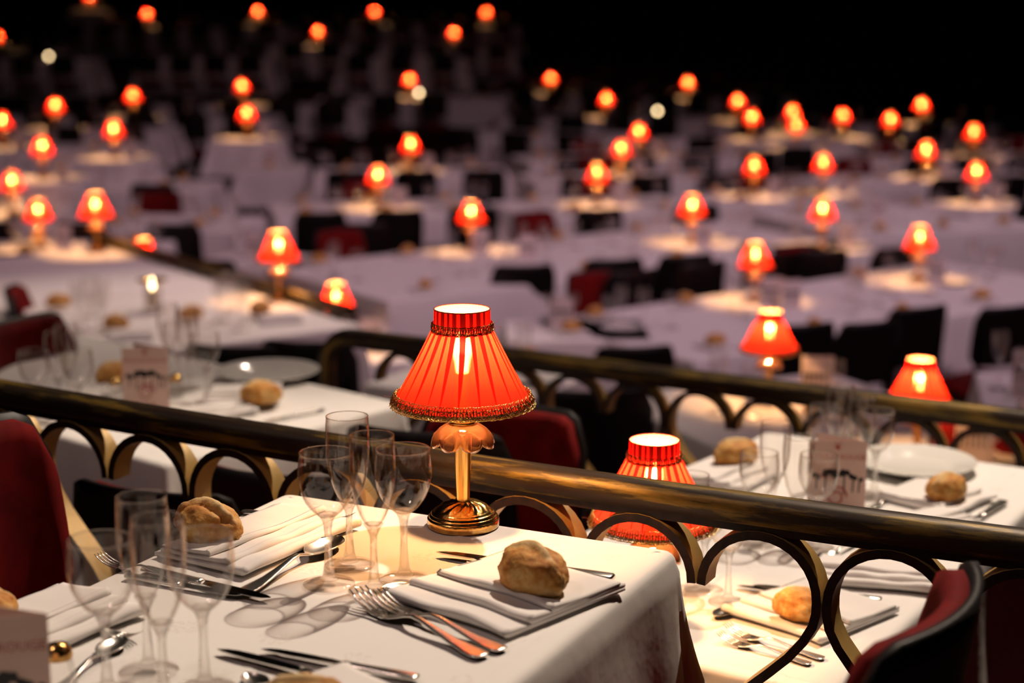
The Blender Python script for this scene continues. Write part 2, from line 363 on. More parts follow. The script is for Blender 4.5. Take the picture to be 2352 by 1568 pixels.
# ---------------------------------------------------------------- glasses
def make_glass(kind, S=48, S2=32, hi=True):
    root = empty('wine_glass' if kind == 'wine' else 'champagne_flute')
    mb = MB()
    if kind == 'wine':
        bowl = [(.004, .0855), (.010, .0875), (.0185, .0945), (.0265, .105), (.0318, .117), (.0344, .130), (.0350, .140), (.0345, .152), (.0330, .1675)]
        top = (.0330, .1675); stem_top = .0855; sr = .0048
    else:
        bowl = [(.003, .0805), (.008, .0835), (.0140, .092), (.0195, .105), (.0240, .121), (.0268, .138), (.0278, .155), (.0276, .175), (.0265, .195)]
        top = (.0265, .195); stem_top = .0805; sr = .0045
    t = .0008
    inner = [(max(.0005, r-t), z+(.0016 if i == 0 else .0006)) for i, (r, z) in enumerate(bowl)]
    def sm(pf):                                                # refine the profile
        o = []
        for i in range(len(pf)-1):
            p0 = pf[max(0, i-1)]; p1 = pf[i]; p2 = pf[i+1]; p3 = pf[min(len(pf)-1, i+2)]
            for u in (0, .5):
                o.append(tuple(.5*((2*p1[c])+(-p0[c]+p2[c])*u+(2*p0[c]-5*p1[c]+4*p2[c]-p3[c])*u*u+(-p0[c]+3*p1[c]-3*p2[c]+p3[c])*u**3) for c in (0, 1)))
        return o+[pf[-1]]
    if not hi:
        bpy.data.objects.remove(root)
        lathe(mb, bowl, S); lathe(mb, [(.0001, 0), (.0315, .0), (.0322, .0012), (.022, .0042), (.0115, .0071), (.0065, .018), (.0044, .048), (.0046, .070), (.0085, stem_top+.002)], S2)
        return mb.build('wine_glass' if kind == 'wine' else 'champagne_flute', THINFAR)
    if hi:
        lathe(mb, sm(bowl)+[(top[0]-t/2, top[1]+.0007)]+list(reversed(sm(inner))), S)
    else:
        lathe(mb, bowl, S)
    mb.build('bowl', THIN, root)
    mb = MB(); ft = [(.0001, 0), (.0315, .0), (.0322, .0012), (.0315, .0022), (.022, .0042), (.0115, .0071)]; lathe(mb, ft, S2); mb.build('foot', THIN, root); mb = MB()
    sp = [(.0120, .0066), (.0085, .0105), (.0065, .018), (.0052, .032), (.0044, .048), (.0042, .060), (sr, .070), (.0062, stem_top-.006), (.0090, stem_top), (.0125, stem_top+.0045), (.009, stem_top+.0042), (.0001, stem_top+.0035)]
    lathe(mb, [(.0001, .0064)]+sp, S2)
    mb.build('stem', SOLID, root)
    if hi:
        mb = MB(); tube(mb, [((top[0]-t*.5)*math.cos(2*PI*i/64), (top[0]-t*.5)*math.sin(2*PI*i/64), top[1]+.0004) for i in range(64)], .00075, 6, True)
        mb.build('rim', SOLID, root)
    return root
# ---------------------------------------------------------------- cutlery (local +x = tip direction, origin at handle end)
def strip(mb, st, nseg=8, mi=0):                                # st: (x, halfwidth, z, thickness, cup)
    vs = []; fs = []; ring = 2*(nseg+1)
    for (x, hw, z, th, cup) in st:
        for j in range(nseg+1):
            u = -1+2*j/nseg; e = math.sqrt(max(0, 1-u*u)); vs.append((x, u*hw, z+cup*u*u+th*.5*(.35+.65*e)))
        for j in range(nseg+1):
            u = 1-2*j/nseg; e = math.sqrt(max(0, 1-u*u)); vs.append((x, u*hw, z+cup*u*u-th*.5*(.35+.65*e)))
    for i in range(len(st)-1):
        for j in range(ring):
            q = (j+1) % ring; fs.append((i*ring+j, (i+1)*ring+j, (i+1)*ring+q, i*ring+q))
    fs.append(tuple(range(ring))); fs.append(tuple((len(st)-1)*ring+j for j in reversed(range(ring))))
    mb.add(vs, fs, mi)
HANDLE = [(.000, .0035, .004, .002, 0), (.002, .0085, .0035, .0026, 0), (.010, .0105, .003, .0028, .0004), (.022, .0098, .0032, .003, .0004), (.045, .0068, .005, .003, 0), (.07, .0048, .0085, .0032, 0), (.095, .0034, .0125, .0034, 0), (.108, .0030, .0130, .0036, 0)]
def make_fork():
    mb = MB()
    strip(mb, HANDLE+[(.118, .0034, .0105, .0034, 0), (.128, .0065, .0065, .003, .0005), (.136, .0110, .0035, .0026, .0018), (.146, .0125, .0022, .0022, .0022), (.154, .0127, .0026, .0020, .0020)], 10)
    for k in range(4):
        y = -.0105+k*.0070
        pts = [(.152, y, .0036), (.165, y*1.0, .0048), (.178, y, .0080), (.190, y*.98, .0130), (.2, y*.96, .0185)]
        vs = []; fs = []
        for i, (x, yy, z) in enumerate(pts):
            w = (.0021, .0018, .0015, .0012, .0005)[i]; h = (.0011, .001, .0009, .0008, .0004)[i]
            vs += [(x, yy-w, z-h), (x, yy+w, z-h), (x, yy+w, z+h), (x, yy-w, z+h)]
        for i in range(4):
            for j in range(4):
                q = (j+1) % 4; fs.append((i*4+j, (i+1)*4+j, (i+1)*4+q, i*4+q))
        fs += [(3, 2, 1, 0), (16, 17, 18, 19)]
        fs = [tuple(reversed(f)) for f in fs]
        mb.add(vs, fs)
    return mb.build('fork', SILVER)
def make_spoon():
    mb = MB()
    strip(mb, HANDLE+[(.120, .0034, .010, .0034, 0), (.130, .0050, .0065, .003, .001), (.137, .0110, .0040, .0018, .0042), (.146, .0165, .0022, .0014, .0074), (.158, .0198, .0014, .0013, .0092), (.170, .0200, .0014, .0013, .0094), (.182, .0172, .0024, .0013, .0078), (.191, .0120, .0045, .0013, .0052), (.197, .0060, .0075, .0014, .0022), (.2, .0015, .0094, .0014, .0004)], 16)
    return mb.build('spoon', SILVER)
def make_knife():
    root = empty('table_knife')
    mb = MB(); strip(mb, [(0, .0050, .005, .004, 0), (.003, .0088, .005, .0058, 0), (.03, .0084, .005, .0062, 0), (.07, .0065, .005, .0066, 0), (.090, .0058, .005, .0068, 0), (.097, .0072, .005, .0072, 0), (.101, .0056, .005, .0056, 0)], 8); mb.build('handle', SILVER, root)
    mb = MB(); vs = []; fs = []
    st = [(.099, -.0052, .0052), (.115, -.0088, .006), (.14, -.0095, .0064), (.17, -.0098, .0062), (.19, -.0090, .0050), (.203, -.0062, .0035), (.210, -.0020, .0010), (.2115, 0, .0005)]
    for x, a, b in st:
        vs += [(x, a, .0052), (x, b, .0062), (x, b, .0046), (x, a, .0049)]
    for i in range(len(st)-1):
        for j in range(4):
            q = (j+1) % 4; fs.append((i*4+j, i*4+q, (i+1)*4+q, (i+1)*4+j))
    fs.append((len(vs)-1, len(vs)-2, len(vs)-3, len(vs)-4)); mb.add(vs, fs); mb.build('blade', STEEL, root, smooth=False)
    return root
# ---------------------------------------------------------------- bread, napkin, plate, card, jar
def make_bread(seed, L=.047, W=.034, Hh=.028):
    bm = bmesh.new(); bmesh.ops.create_icosphere(bm, subdivisions=5, radius=1)
    fl = bm.verts.layers.float.new('flour')
    for v in bm.verts:
        c = v.co.copy(); x, y, z = c
        # pointed ends, ridge (ear) along the top
        taper = 1-.32*abs(x)**2.2
        ridge = math.exp(-((y-.12*math.sin(x*4+seed))/.16)**2)*max(0, z)*(1-.6*x*x)
        groove = math.exp(-((y-.34-.08*math.sin(x*5+seed))/.09)**2)*max(0, z)
        n = noise.fractal(c*1.8+Vector((seed, 0, 0)), 1, 2, 5)*.095+noise.noise(c*9+Vector((seed, 3, 0)))*.012
        k = 1+n+.17*ridge-.12*groove
        zz = z*k; zz = max(zz, -.62+.02*n)
        v.co = Vector((x*k*L, y*k*taper*W, (zz+.62)*Hh))
        v[fl] = max(0, min(1, 1.0*ridge*1.0+.5*noise.noise(c*3+Vector((seed, 5, 0))) - .1))
    me = bpy.data.meshes.new('bread_roll'); bm.to_mesh(me); bm.free()
    me.polygons.foreach_set('use_smooth', [True]*len(me.polygons)); me.materials.append(BREAD)
    o = bpy.data.objects.new('bread_roll', me); col.objects.link(o); return o
def make_napkin(Lx=.195, Wy=.220, layers=3, seed=0, nx=28, step=.042):
    # folded layers: each a flattened loop in y-z swept along x; fold lips step back on the -y side
    mb = MB(); z = .0005
    for k in range(layers):
        th = .012-.0015*k; y0 = -Wy/2+k*step; y1 = Wy/2-k*.004; m = 9
        prof = []
        for j in range(m+1):                                    # rounded lip
            a = PI/2+PI*j/m; prof.append((y0+th*.75+th*.75*math.cos(a), th*.5+th*.5*math.sin(a), 1))
        prof = list(reversed(prof))
        ys = [y0+(y1-y0)*q/14 for q in range(1, 15)]
        top = [(y, th-.0065*min(1, (y-y0)/.07)**.7, 0) for y in ys]
        bot = [(y, 0.0, 0) for y in reversed(ys)]
        pr = prof+top+bot if False else list(reversed(prof))[::-1]+[]
        # order: from lower lip round to upper lip, along the top to y1, back along the bottom
        low2up = [(y0+th*.75-th*.75*math.sin(PI*j/m), th*.5-th*.5*math.cos(PI*j/m)) for j in range(m+1)]
        loop = low2up+[(y, zz) for y, zz, _ in top]+[(y, zz) for y, zz, _ in bot[:-1]]
        vs = []; n = len(loop)
        for i in range(nx+1):
            x = -Lx/2+Lx*i/nx+(.004*k if i == 0 else 0)
            for (y, zz) in loop:
                w = noise.noise((x*14+seed, y*14, k*3.3))*.0022; w2 = noise.noise((x*9, seed+y*3, k*1.7))*.006
                edge = 1-.06*math.sin(PI*i/nx)
                hz = zz*(1+.5*noise.noise((x*16+seed*2, k*5.1, .3))) if zz > 0 else 0
                vs.append((x, y*edge+w2*(1 if zz > 0 else .9), z+hz+(max(0, w) if zz > 0 else 0)))
        fs = []
        for i in range(nx):
            for j in range(n):
                q = (j+1) % n; fs.append((i*n+j, i*n+q, (i+1)*n+q, (i+1)*n+j))
        fs.append(tuple(reversed(range(n)))); fs.append(tuple(nx*n+j for j in range(n)))
        mb.add(vs, fs); z += .0050
    return mb.build('folded_napkin', NAPKIN)
def make_plate(R=.13):
    mb = MB(); lathe(mb, [(.0001, .004), (R*.55, .004), (R*.62, .006), (R*.68, .012), (R*.97, .021), (R, .0225), (R*1.005, .0215), (R*.98, .0185), (R*.7, .008), (R*.6, .0), (.0001, 0)], 72)
    return mb.build('dinner_plate', PORCELAIN)
def make_card(w=.105, h=.150, letters=True):
    root = empty('menu_card')
    mb = MB(); a = math.radians(14); th = .0006
    c, s = math.cos(a), math.sin(a)
    for sg in (0, 1):                                           # two leaves opened from a spine, print on the first
        if sg == 0: box(mb, -w/2, w/2, -th/2, th/2, 0, h)
        else:
            vs = [(w/2, -th/2, 0), (w/2-w*math.cos(.6), w*math.sin(.6), 0), (w/2-w*math.cos(.6), w*math.sin(.6)+th, 0), (w/2, th, 0)]
            vs = vs+[(x, y, h) for x, y, z in vs]
            mb.add(vs, [(3, 2, 1, 0), (4, 5, 6, 7), (0, 1, 5, 4), (1, 2, 6, 5), (2, 3, 7, 6), (3, 0, 4, 7)])
    mb.build('card', CARD, root, smooth=False)
    # print, a hair proud of the paper
    y = -th/2-.0003
    def flat(pts, mb): mb.add([(p[0], y, p[1]) for p in pts], [tuple(range(len(pts)))])
    mb = MB()
    r_ = random.Random(11)
    for k, (cx, cz, R) in enumerate([(-.036, .083, .010), (-.020, .089, .011), (-.004, .087, .012), (.014, .090, .011), (.030, .084, .010), (.041, .079, .007)]):
        for q in range(5):
            ox = cx+r_.uniform(-.5, .5)*R; oz = cz+r_.uniform(-.35, .35)*R; rr = R*r_.uniform(.4, .65)
            flat([(ox+rr*math.cos(t*PI/6), oz+rr*.8*math.sin(t*PI/6)) for t in range(12)], mb)
        hh = r_.uniform(.024, .045); flat([(cx-.0016, cz), (cx-.0022, cz-hh), (cx+.0005, cz-hh), (cx+.0016, cz)], mb)
    mb.build('black_tree_print', INK, root, smooth=False)
    mb = MB()
    tube(mb, [(.024*math.cos(t)*(1-t/14)*.8, y, .045+.021*math.sin(t)*(1-t/14)) for t in [i*.35 for i in range(26)]], .0016, 4); mb.build('red_swirl_print', REDINK, root, smooth=False); mb = MB()
    for k in (-1, 0, 1): flat([(k*.014+.0045*math.cos(t*PI/3+.3), .016+.004*math.sin(t*PI/3+.3)) for t in range(6)], mb)
    mb.build('small_red_lettering', REDINK, root, smooth=False); mb = MB()
    flat([(-.003, .134), (.003, .134), (.0022, .144), (-.0022, .144)], mb)
    for k in range(4): flat([(0, .142), (.009*math.cos(k*PI/2+.6), .142+.007*math.sin(k*PI/2+.6)), (.009*math.cos(k*PI/2+.9), .142+.007*math.sin(k*PI/2+.9))], mb)
    mb.build('red_mill_emblem', REDINK, root, smooth=False)
    if letters:
        fc = bpy.data.curves.new('title_lettering', 'FONT'); fc.body = 'MOULIN ROUGE'; fc.size = .0135; fc.align_x = 'CENTER'; fc.resolution_u = 2
        fo = bpy.data.objects.new('title_text', fc); col.objects.link(fo)
        dg = bpy.context.evaluated_depsgraph_get(); me = bpy.data.meshes.new_from_object(fo.evaluated_get(dg)); me.name = 'title_lettering'
        bpy.data.objects.remove(fo); me.materials.clear(); me.materials.append(REDINK)
        o = bpy.data.objects.new('title_lettering', me); col.objects.link(o); o.parent = root; o.rotation_euler = (PI/2, 0, 0); o.location = (0, y, .116)
    return root
def make_shaker():
    root = empty('salt_shaker')
    mb = MB(); lathe(mb, [(.0001, 0), (.017, 0), (.019, .003), (.018, .02), (.015, .035), (.0135, .040)], 24); mb.build('jar', SOLID, root)
    mb = MB(); lathe(mb, [(.0145, .038), (.0152, .041), (.0145, .047), (.010, .053), (.0001, .056)], 24); mb.build('metal_cap', OLDBRASS, root)
    return root
def make_holder():
    root = empty('candle_holder')
    mb = MB(); lathe(mb, [(.0001, 0), (.046, 0), (.048, .006), (.040, .012), (.036, .03), (.036, .125), (.034, .125), (.034, .02), (.0001, .018)], 36); mb.build('clear_cylinder', THIN, root)
    mb = MB(); lathe(mb, [(.036, .124), (.055, .130), (.063, .134), (.0635, .137), (.055, .137), (.038, .132), (.034, .126)], 40); mb.build('gilt_rim', BRASS, root)
    mb = MB(); lathe(mb, [(.0001, .018), (.020, .018), (.021, .022), (.021, .090), (.018, .094), (.0001, .093)], 20); mb.build('candle', pbr('ivory_wax', (.9, .8, .55), .5), root)
    mb = MB(); lathe(mb, [(.0001, .094), (.007, .102), (.009, .114), (.005, .134), (.0001, .148)], 12); mb.build('flame', FL, root)
    return root
# ---------------------------------------------------------------- tablecloth + table
def rrect(hx, hy, rc, n):
    """points round a rounded rectangle with outward normals and a 0..1 cornerness"""
    out = []
    segs = [((hx-rc, -hy+rc), -PI/2), ((hx-rc, hy-rc), 0), ((-hx+rc, hy-rc), PI/2), ((-hx+rc, -hy+rc), PI)]
    for i, ((cx, cy), a0) in enumerate(segs):
        for k in range(9):
            a = a0+PI/2*k/8; out.append((cx+rc*math.cos(a), cy+rc*math.sin(a), math.cos(a), math.sin(a), math.sin(PI*k/8)))
        nx, ny = math.cos(a0+PI/2), math.sin(a0+PI/2)
        (c2x, c2y), _ = segs[(i+1) % 4]
        p0 = (cx+rc*nx, cy+rc*ny); p1 = (c2x+rc*nx, c2y+rc*ny); L_ = math.dist(p0, p1); m = max(2, int(L_*n))
        for k in range(1, m):
            f = k/m; dd = min(f, 1-f)*L_; out.append((p0[0]+(p1[0]-p0[0])*f, p0[1]+(p1[1]-p0[1])*f, nx, ny, math.exp(-dd/.05)*.35))
    return out
def make_cloth(hx, hy, drop, seed, mat, n=40, lev=10, rc=.02, crease=False, fold=.010, name='tablecloth'):
    mb = MB(); ring = rrect(hx, hy, rc, n); m = len(ring); vs = []; fs = []
    e = .014
    levels = [(-.02, 0)]+[(e*math.sin(q*PI/8)-e, -(e-e*math.cos(q*PI/8))) for q in range(0, 5)]
    for q in range(1, lev+1):
        d = (drop-e)*(q/lev)**1.15; levels.append((None, -e-d))
    for (off, z) in levels:
        s = 0; px = py = None
        for (x, y, nx, ny, cn) in ring:
            if px is not None: s += math.dist((x, y), (px, py))
            px, py = x, y
            if off is not None: o = off; zz = z
            else:
                d = (-z-e)/max(drop-e, .001)
                w = math.sin(s*22+seed+1.2*noise.noise((s*2.5, seed, 0))*4)*fold*d**.8+noise.noise((s*5, d*2, seed*3))*fold*1.2*d
                o = .004+.018*d+w*(1-min(1, cn))+cn*(.02+.12*d)*(drop/.5)*min(1, d*1.6); zz = z-.012*d*math.sin(s*4+seed)
            vs.append((x+nx*o, y+ny*o, zz))
    for i in range(len(levels)-1):
        for j in range(m):
            q = (j+1) % m; fs.append((i*m+j, (i+1)*m+j, (i+1)*m+q, i*m+q))
    mb.add(vs, fs)
    # top: inset grid with ironed creases
    if crease:
        gx, gy = 50, 110; ins = .034; gvs = []
        for i in range(gx+1):
            for j in range(gy+1):
                x = -hx+ins+(2*hx-2*ins)*i/gx; y = -hy+ins+(2*hy-2*ins)*j/gy
                z = .0014*math.exp(-((x-.02-.01*math.sin(y*4))/.006)**2)+sum(.0018*math.exp(-((y-c-.012*math.sin(x*6))/.007)**2) for c in (hy-.30, hy-.62, hy-.99))
                z += noise.noise((x*5, y*5, seed))*.0012
                ed = min(hx-ins-abs(x), hy-ins-abs(y)); z *= min(1, ed/.03)
                gvs.append((x, y, z))
        mb.add(gvs, [(i*(gy+1)+j, (i+1)*(gy+1)+j, (i+1)*(gy+1)+j+1, i*(gy+1)+j+1) for i in range(gx) for j in range(gy)])
        # border between the grid and the rounded edge: flat ring
        o1 = [(x-nx*.036, y-ny*.036, -.0001) for (x, y, nx, ny, cn) in ring]
        o2 = [(x-nx*.02, y-ny*.02, 0) for (x, y, nx, ny, cn) in ring]
        mb.add(o2+o1, [(j, (j+1) % m, m+(j+1) % m, m+j) for j in range(m)])
    else:
        mb.add([(x-nx*.02, y-ny*.02, 0) for (x, y, nx, ny, cn) in ring]+[(0, 0, 0)], [(j, (j+1) % m, m) for j in range(m)])
    return mb.build(name, mat)
def make_table(hx, hy, floor_drop=.745):
    root = empty('dining_table')
    mb = MB(); box(mb, -hx+.008, hx-.008, -hy+.008, hy-.008, -.03, -.006); mb.build('tabletop', DARKWOOD, root, smooth=False)
    for sx in (-1, 1):
        for sy in (-1, 1):
            mb = MB(); x = sx*(hx-.06); y = sy*(hy-.06); box(mb, x-.02, x+.02, y-.02, y+.02, -floor_drop, -.03); mb.build('leg', DARKWOOD, root, smooth=False)
    return root
# ---------------------------------------------------------------- chair (origin: floor under the seat, faces -y ... back at +y)
def make_chair(full=True):
    root = empty('dining_chair')
    W = .165; n = 16
    def pad(mb, z0, z1, th, roff, mi, dz=0, grow=0.0):
        cols = []; Rr = .30
        K = 10
        def edge(u, top):                                       # rounded corners
            a = abs(u); k = max(0, (a-.72)/.28); return (1-math.sqrt(max(0, 1-k*k)))*.07*(1 if top else .6)
        vs = []; fs = []
        for side in (0, 1):
            for i in range(n+1):
                u = -1+2*i/n; a = u*.60
                r = Rr+roff+(th if side else 0)
                zt = z1-edge(u, True)+grow; zb = z0+edge(u, False)-grow
                for k in range(K+1):
                    f = k/K; z = zb+(zt-zb)*f; b = math.sin(PI*min(1, max(0, f)))**.5*.006 if side == 0 else 0
                    lean = (z-.45)*.14
                    vs.append(((W+grow)/math.sin(.60)*math.sin(a)*(r/Rr), .20-Rr+ (r-b)*math.cos(a)+lean-.02, z+dz))
        q = (n+1)*(K+1)
        for i in range(n):
            for k in range(K):
                a0 = i*(K+1)+k; b0 = a0+K+1
                fs.append((a0, a0+1, b0+1, b0)); fs.append((q+a0, q+b0, q+b0+1, q+a0+1))
        for i in range(n):
            a0 = i*(K+1); b0 = a0+K+1; fs.append((a0, b0, q+b0, q+a0)); fs.append((a0+K, q+a0+K, q+b0+K, b0+K))
        for k in range(K):
            fs.append((k, q+k, q+k+1, k+1)); e = n*(K+1)+k; fs.append((e, e+1, q+e+1, q+e))
        mb.add(vs, fs, mi)
    if full:
        mb = MB(); pad(mb, .57, .85, .022, -.012, 0); mb.build('back_cushion', VELVET, root)
        mb = MB(); pad(mb, .565, .855, .012, .011, 0, grow=.004); mb.build('backrest_shell', BLACKVINYL, root)
        mb = MB(); box(mb, -.175, .175, -.20, .17, .40, .445)
        lathe(mb, [(.0001, .462), (.14, .462), (.165, .455), (.172, .445)], 24); mb.build('seat', VELVET, root)
        for sx in (-1, 1):
            mb = MB(); tube(mb, [(sx*.165, -.18, 0), (sx*.155, -.17, .40)], .014, 8); mb.build('leg', DARKWOOD, root)
            mb = MB(); tube(mb, [(sx*.155, .235, 0), (sx*.15, .17, .42), (sx*.148, .185, .60), (sx*.146, .205, .72)], .014, 8); mb.build('leg', DARKWOOD, root)
    else:
        mb = MB(); pad(mb, .57, .85, .022, -.012, 0); pad(mb, .565, .855, .012, .011, 1, grow=.004); box(mb, -.175, .175, -.20, .17, .40, .455, 0)
        for sx in (-1, 1):
            tube(mb, [(sx*.165, -.18, 0), (sx*.155, -.17, .40)], .014, 6, mi=1); tube(mb, [(sx*.155, .235, 0), (sx*.15, .17, .42), (sx*.146, .205, .72)], .014, 6, mi=1)
        o = mb.build('dining_chair', [VELVET, BLACKVINYL]); bpy.data.objects.remove(root); return o
    return root
# ---------------------------------------------------------------- railing
def smooth_path(pts, step=.02):
    out = []
    for i in range(len(pts)-1):
        p0 = pts[max(0, i-1)]; p1 = pts[i]; p2 = pts[i+1]; p3 = pts[min(len(pts)-1, i+2)]
        m = max(2, int((p2-p1).length/step))
        for q in range(m):
            u = q/m; out.append(.5*((2*p1)+(-p0+p2)*u+(2*p0-5*p1+4*p2-p3)*u*u+(-p0+3*p1-3*p2+p3)*u**3))
    out.append(pts[-1]); return out
def make_railing(path, zr, floor_z, label, s_first_V, n_hearts, curl_start=False, pitch=.171, wood_h=1.0):
    """path: 2-D Vectors along the rail (left to right seen from the camera)"""
    root = empty('railing', (path[0].x, path[0].y, floor_z)); org = Vector((path[0].x, path[0].y, floor_z))
    cum = [0]
    for i in range(1, len(path)): cum.append(cum[-1]+(path[i]-path[i-1]).length)
    def at(s):
        s = max(min(s, cum[-1]), cum[0]) if True else s
        lo = 0
        for i in range(len(cum)-1):
            if cum[i+1] >= s: lo = i; break
        f = (s-cum[lo])/max(1e-9, cum[lo+1]-cum[lo]); p = path[lo].lerp(path[lo+1], f); t = (path[lo+1]-path[lo]).normalized()
        return p, t, Vector((-t.y, t.x))
    # hand rail
    prof = [(-.022, -.016), (-.0255, -.010), (-.0255, .000), (-.0235, .008), (-.0175, .0165), (-.008, .0205), (.008, .0205), (.0175, .0165), (.0235, .008), (.0255, 0), (.0255, -.010), (.022, -.016)]
    pl = [0]
    for i in range(1, len(prof)+1): pl.append(pl[-1]+math.dist(prof[i-1], prof[i % len(prof)]))
    mb = MB(); vs = []; fs = []; uvs = []; K = len(prof); step = .03; M = int(cum[-1]/step)
    frames = []
    if curl_start:                                             # the rail end rolls over and runs down to the floor
        p, t, nn = at(0)
        R = .085
        zz = floor_z+.02
        while zz < zr-R: frames.append((p-t*R, nn, t, zz, 0)); zz += .06
        for q in range(0, 11):
            a = PI/2*q/10; c = Vector((p.x, p.y)); frames.append((c-t*R*math.cos(a), nn, t, zr-R+R*math.sin(a), a))
    for i in range(M+1):
        p, t, nn = at(i*step); frames.append((p, nn, t, zr, PI/2))
    S0 = 0; prevp = None
    for (p, nn, t, z, a) in frames:
        c3 = Vector((p.x, p.y, z))
        if prevp is not None: S0 += (c3-prevp).length
        prevp = c3
        tang = Vector((t.x*math.sin(a), t.y*math.sin(a), math.cos(a))); upv = Vector((-t.x*math.cos(a), -t.y*math.cos(a), math.sin(a)))
        n3 = Vector((nn.x, nn.y, 0))
        for k, (y, zz) in enumerate(prof):
            v = c3+n3*y+upv*zz*wood_h-org; vs.append(v); uvs.append((S0, pl[k]))
    for i in range(len(frames)-1):
        for k in range(K):
            q = (k+1) % K; fs.append((i*K+k, (i+1)*K+k, (i+1)*K+q, i*K+q))
    fs.append(tuple(range(K))); fs.append(tuple((len(frames)-1)*K+k for k in reversed(range(K))))
    mb.add(vs, fs); mb.uv = {i: u for i, u in enumerate(uvs)}
    mb.build('handrail', RAIL, root, smooth='auto')
    def sweep(name, pts, th, dep, mats, closed=False):          # pts: (s, z) in the plane of the rail
        mb = MB(); vs = []; fs = []; ms = []
        n = len(pts)
        for i in range(n):
            s, z = pts[i]; a = pts[max(0, i-1)]; b = pts[min(n-1, i+1)]
            ts, tz = b[0]-a[0], b[1]-a[1]; L_ = math.hypot(ts, tz) or 1; ns, nz = -tz/L_, ts/L_
            for (o, d) in ((-th/2, -dep/2), (th/2, -dep/2), (th/2, dep/2), (-th/2, dep/2)):
                p, t, nn = at(s+ns*o); vs.append(Vector((p.x+nn.x*d, p.y+nn.y*d, z+nz*o))-org)
        for i in range(n-1):
            for k in range(4):
                q = (k+1) % 4; fs.append((i*4+k, i*4+q, (i+1)*4+q, (i+1)*4+k)); ms.append(0 if k in (0, 2) else 1)
        fs += [(3, 2, 1, 0), ((n-1)*4, (n-1)*4+1, (n-1)*4+2, (n-1)*4+3)]; ms += [0, 0]
        o = mb.add(vs, fs); mb.m = ms
        ob = mb.build(name, mats, root, smooth='auto'); return ob
    base = zr-.026
    sweep('under_bar', [(.0+i*.1, base+.004) for i in range(int(cum[-1]/.1)+1)], .012, .034, [IRON, IRON])
    bot = base-.345
    sweep('lower_bar', [(i*.1, bot) for i in range(int(cum[-1]/.1)+1)], .014, .030, [IRON, IRON])
    R = pitch/2-.007
    for h in range(n_hearts):
        sv = s_first_V+h*pitch*2
        for sg in (-1, 1):
            if not (-.01 < sv+sg*pitch < cum[-1]+.02): continue
            zc = base-R-.004; pts = []
            for q in range(17):
                a = PI-PI*q/16; pts.append((sv+sg*(pitch/2+R*math.cos(a)), zc+R*math.sin(a)))
            for u, dz in ((.998, -.016), (.975, -.034), (.90, -.058), (.78, -.084), (.62, -.111), (.45, -.138), (.28, -.168), (.13, -.205), (.03, -.25)):
                pts.append((sv+sg*(u*(pitch-.007)), zc+dz))
            pts = [(s, z) for s, z in pts if 0 <= s <= cum[-1]]
            if len(pts) > 4:
                o = sweep('heart_scroll', pts, .0125, .040, [IRON, GILTFLAT])
    for k in range(0, n_hearts, 3):
        s = s_first_V+k*pitch*2
        if 0 <= s <= cum[-1]:
            sweep('post', [(s, floor_z), (s, bot)], .03, .03, [IRON, IRON])
    tag(root, label, 'railing'); return root
# ================================================================ THE PLACE
def V2(v): return Vector((v.x, v.y))
U = Vector((.888, -.460)); 
T1, T2, T3 = -.24, -.60, -.85
# rails
tops = [(0, 897), (392, 962), (746, 1024), (1087, 1072), (1350, 1112), (1716, 1165), (2083, 1216), (2352, 1249)]
q0, q1, q2 = V2(P(0, 899, .035)), V2(P(1087, 1076, .035)), V2(P(2352, 1252, .035))
def quad(a, b, c, tb, u):                                       # parabola through three points
    return a*((u-tb)*(u-1)/(tb))+b*(u*(u-1)/(tb*(tb-1)))+c*(u*(u-tb)/((1-tb)))
d1, d2 = (q1-q0).length, (q2-q1).length; tb = d1/(d1+d2)
r1path = [quad(q0, q1, q2, tb, -.12+1.30*i/80) for i in range(81)]
def s_of(path, p):
    best = 1e9; bs = 0; c = 0
    for i in range(len(path)-1):
        a, b = path[i], path[i+1]; L_ = (b-a).length; u = max(0, min(1, (p-a).dot(b-a)/L_/L_)); d = (a.lerp(b, u)-p).length
        if d < best: best = d; bs = c+u*L_
        c += L_
    return bs
def plane_hit(px, py, path):                                    # where a pixel's ray crosses the rail's own vertical surface
    d = ray(px, py); best = None
    for i in range(len(path)-1):
        a, b = path[i], path[i+1]; e = b-a; den = d[0]*e.y-d[1]*e.x
        if abs(den) < 1e-9: continue
        k = (a.x*e.y-a.y*e.x)/den; p = Vector((d[0]*k, d[1]*k)); u = (p-a).dot(e)/e.length_squared
        if -.01 <= u <= 1.01: return p
    return None
pv = plane_hit(1610, 1350, r1path); sV = s_of(r1path, pv) if pv else 1.5
print('rail1 V at', sV, 'kiss', s_of(r1path, plane_hit(1875, 1370, r1path)), 'V0', s_of(r1path, plane_hit(268, 1118, r1path)), 'len', sum((r1path[i+1]-r1path[i]).length for i in range(80)))
sV0 = s_of(r1path, plane_hit(268, 1118, r1path))
pit1 = (sV-sV0)/6
f1 = sV0-math.floor(sV0/(2*pit1))*2*pit1
make_railing(r1path, TZ+.035, 0, 'nearest worn gilt handrail on heart-shaped ironwork, behind the lamp', f1, 8, pitch=pit1)
t2 = T1+.05
a2, b2 = V2(P(808, 772, t2)), V2(P(2352, 963, t2)); e2 = (b2-a2).normalized()
r2path = [a2.lerp(b2+e2*.25, i/60) for i in range(61)]
sv2 = s_of(r2path, plane_hit(1685, 985, r2path)); f2 = sv2-math.floor(sv2/.342)*.342
make_railing(r2path, TZ+t2, T1, 'second handrail of hearts with a rolled-over end, behind the near tables', f2, 7, curl_start=True, pitch=.171)
t3 = T2-.018
a3, b3 = V2(P(205, 560, t3)), V2(P(815, 748, t3)); e3 = (b3-a3).normalized()
r3path = [a3.lerp(b3, i/60) for i in range(61)]
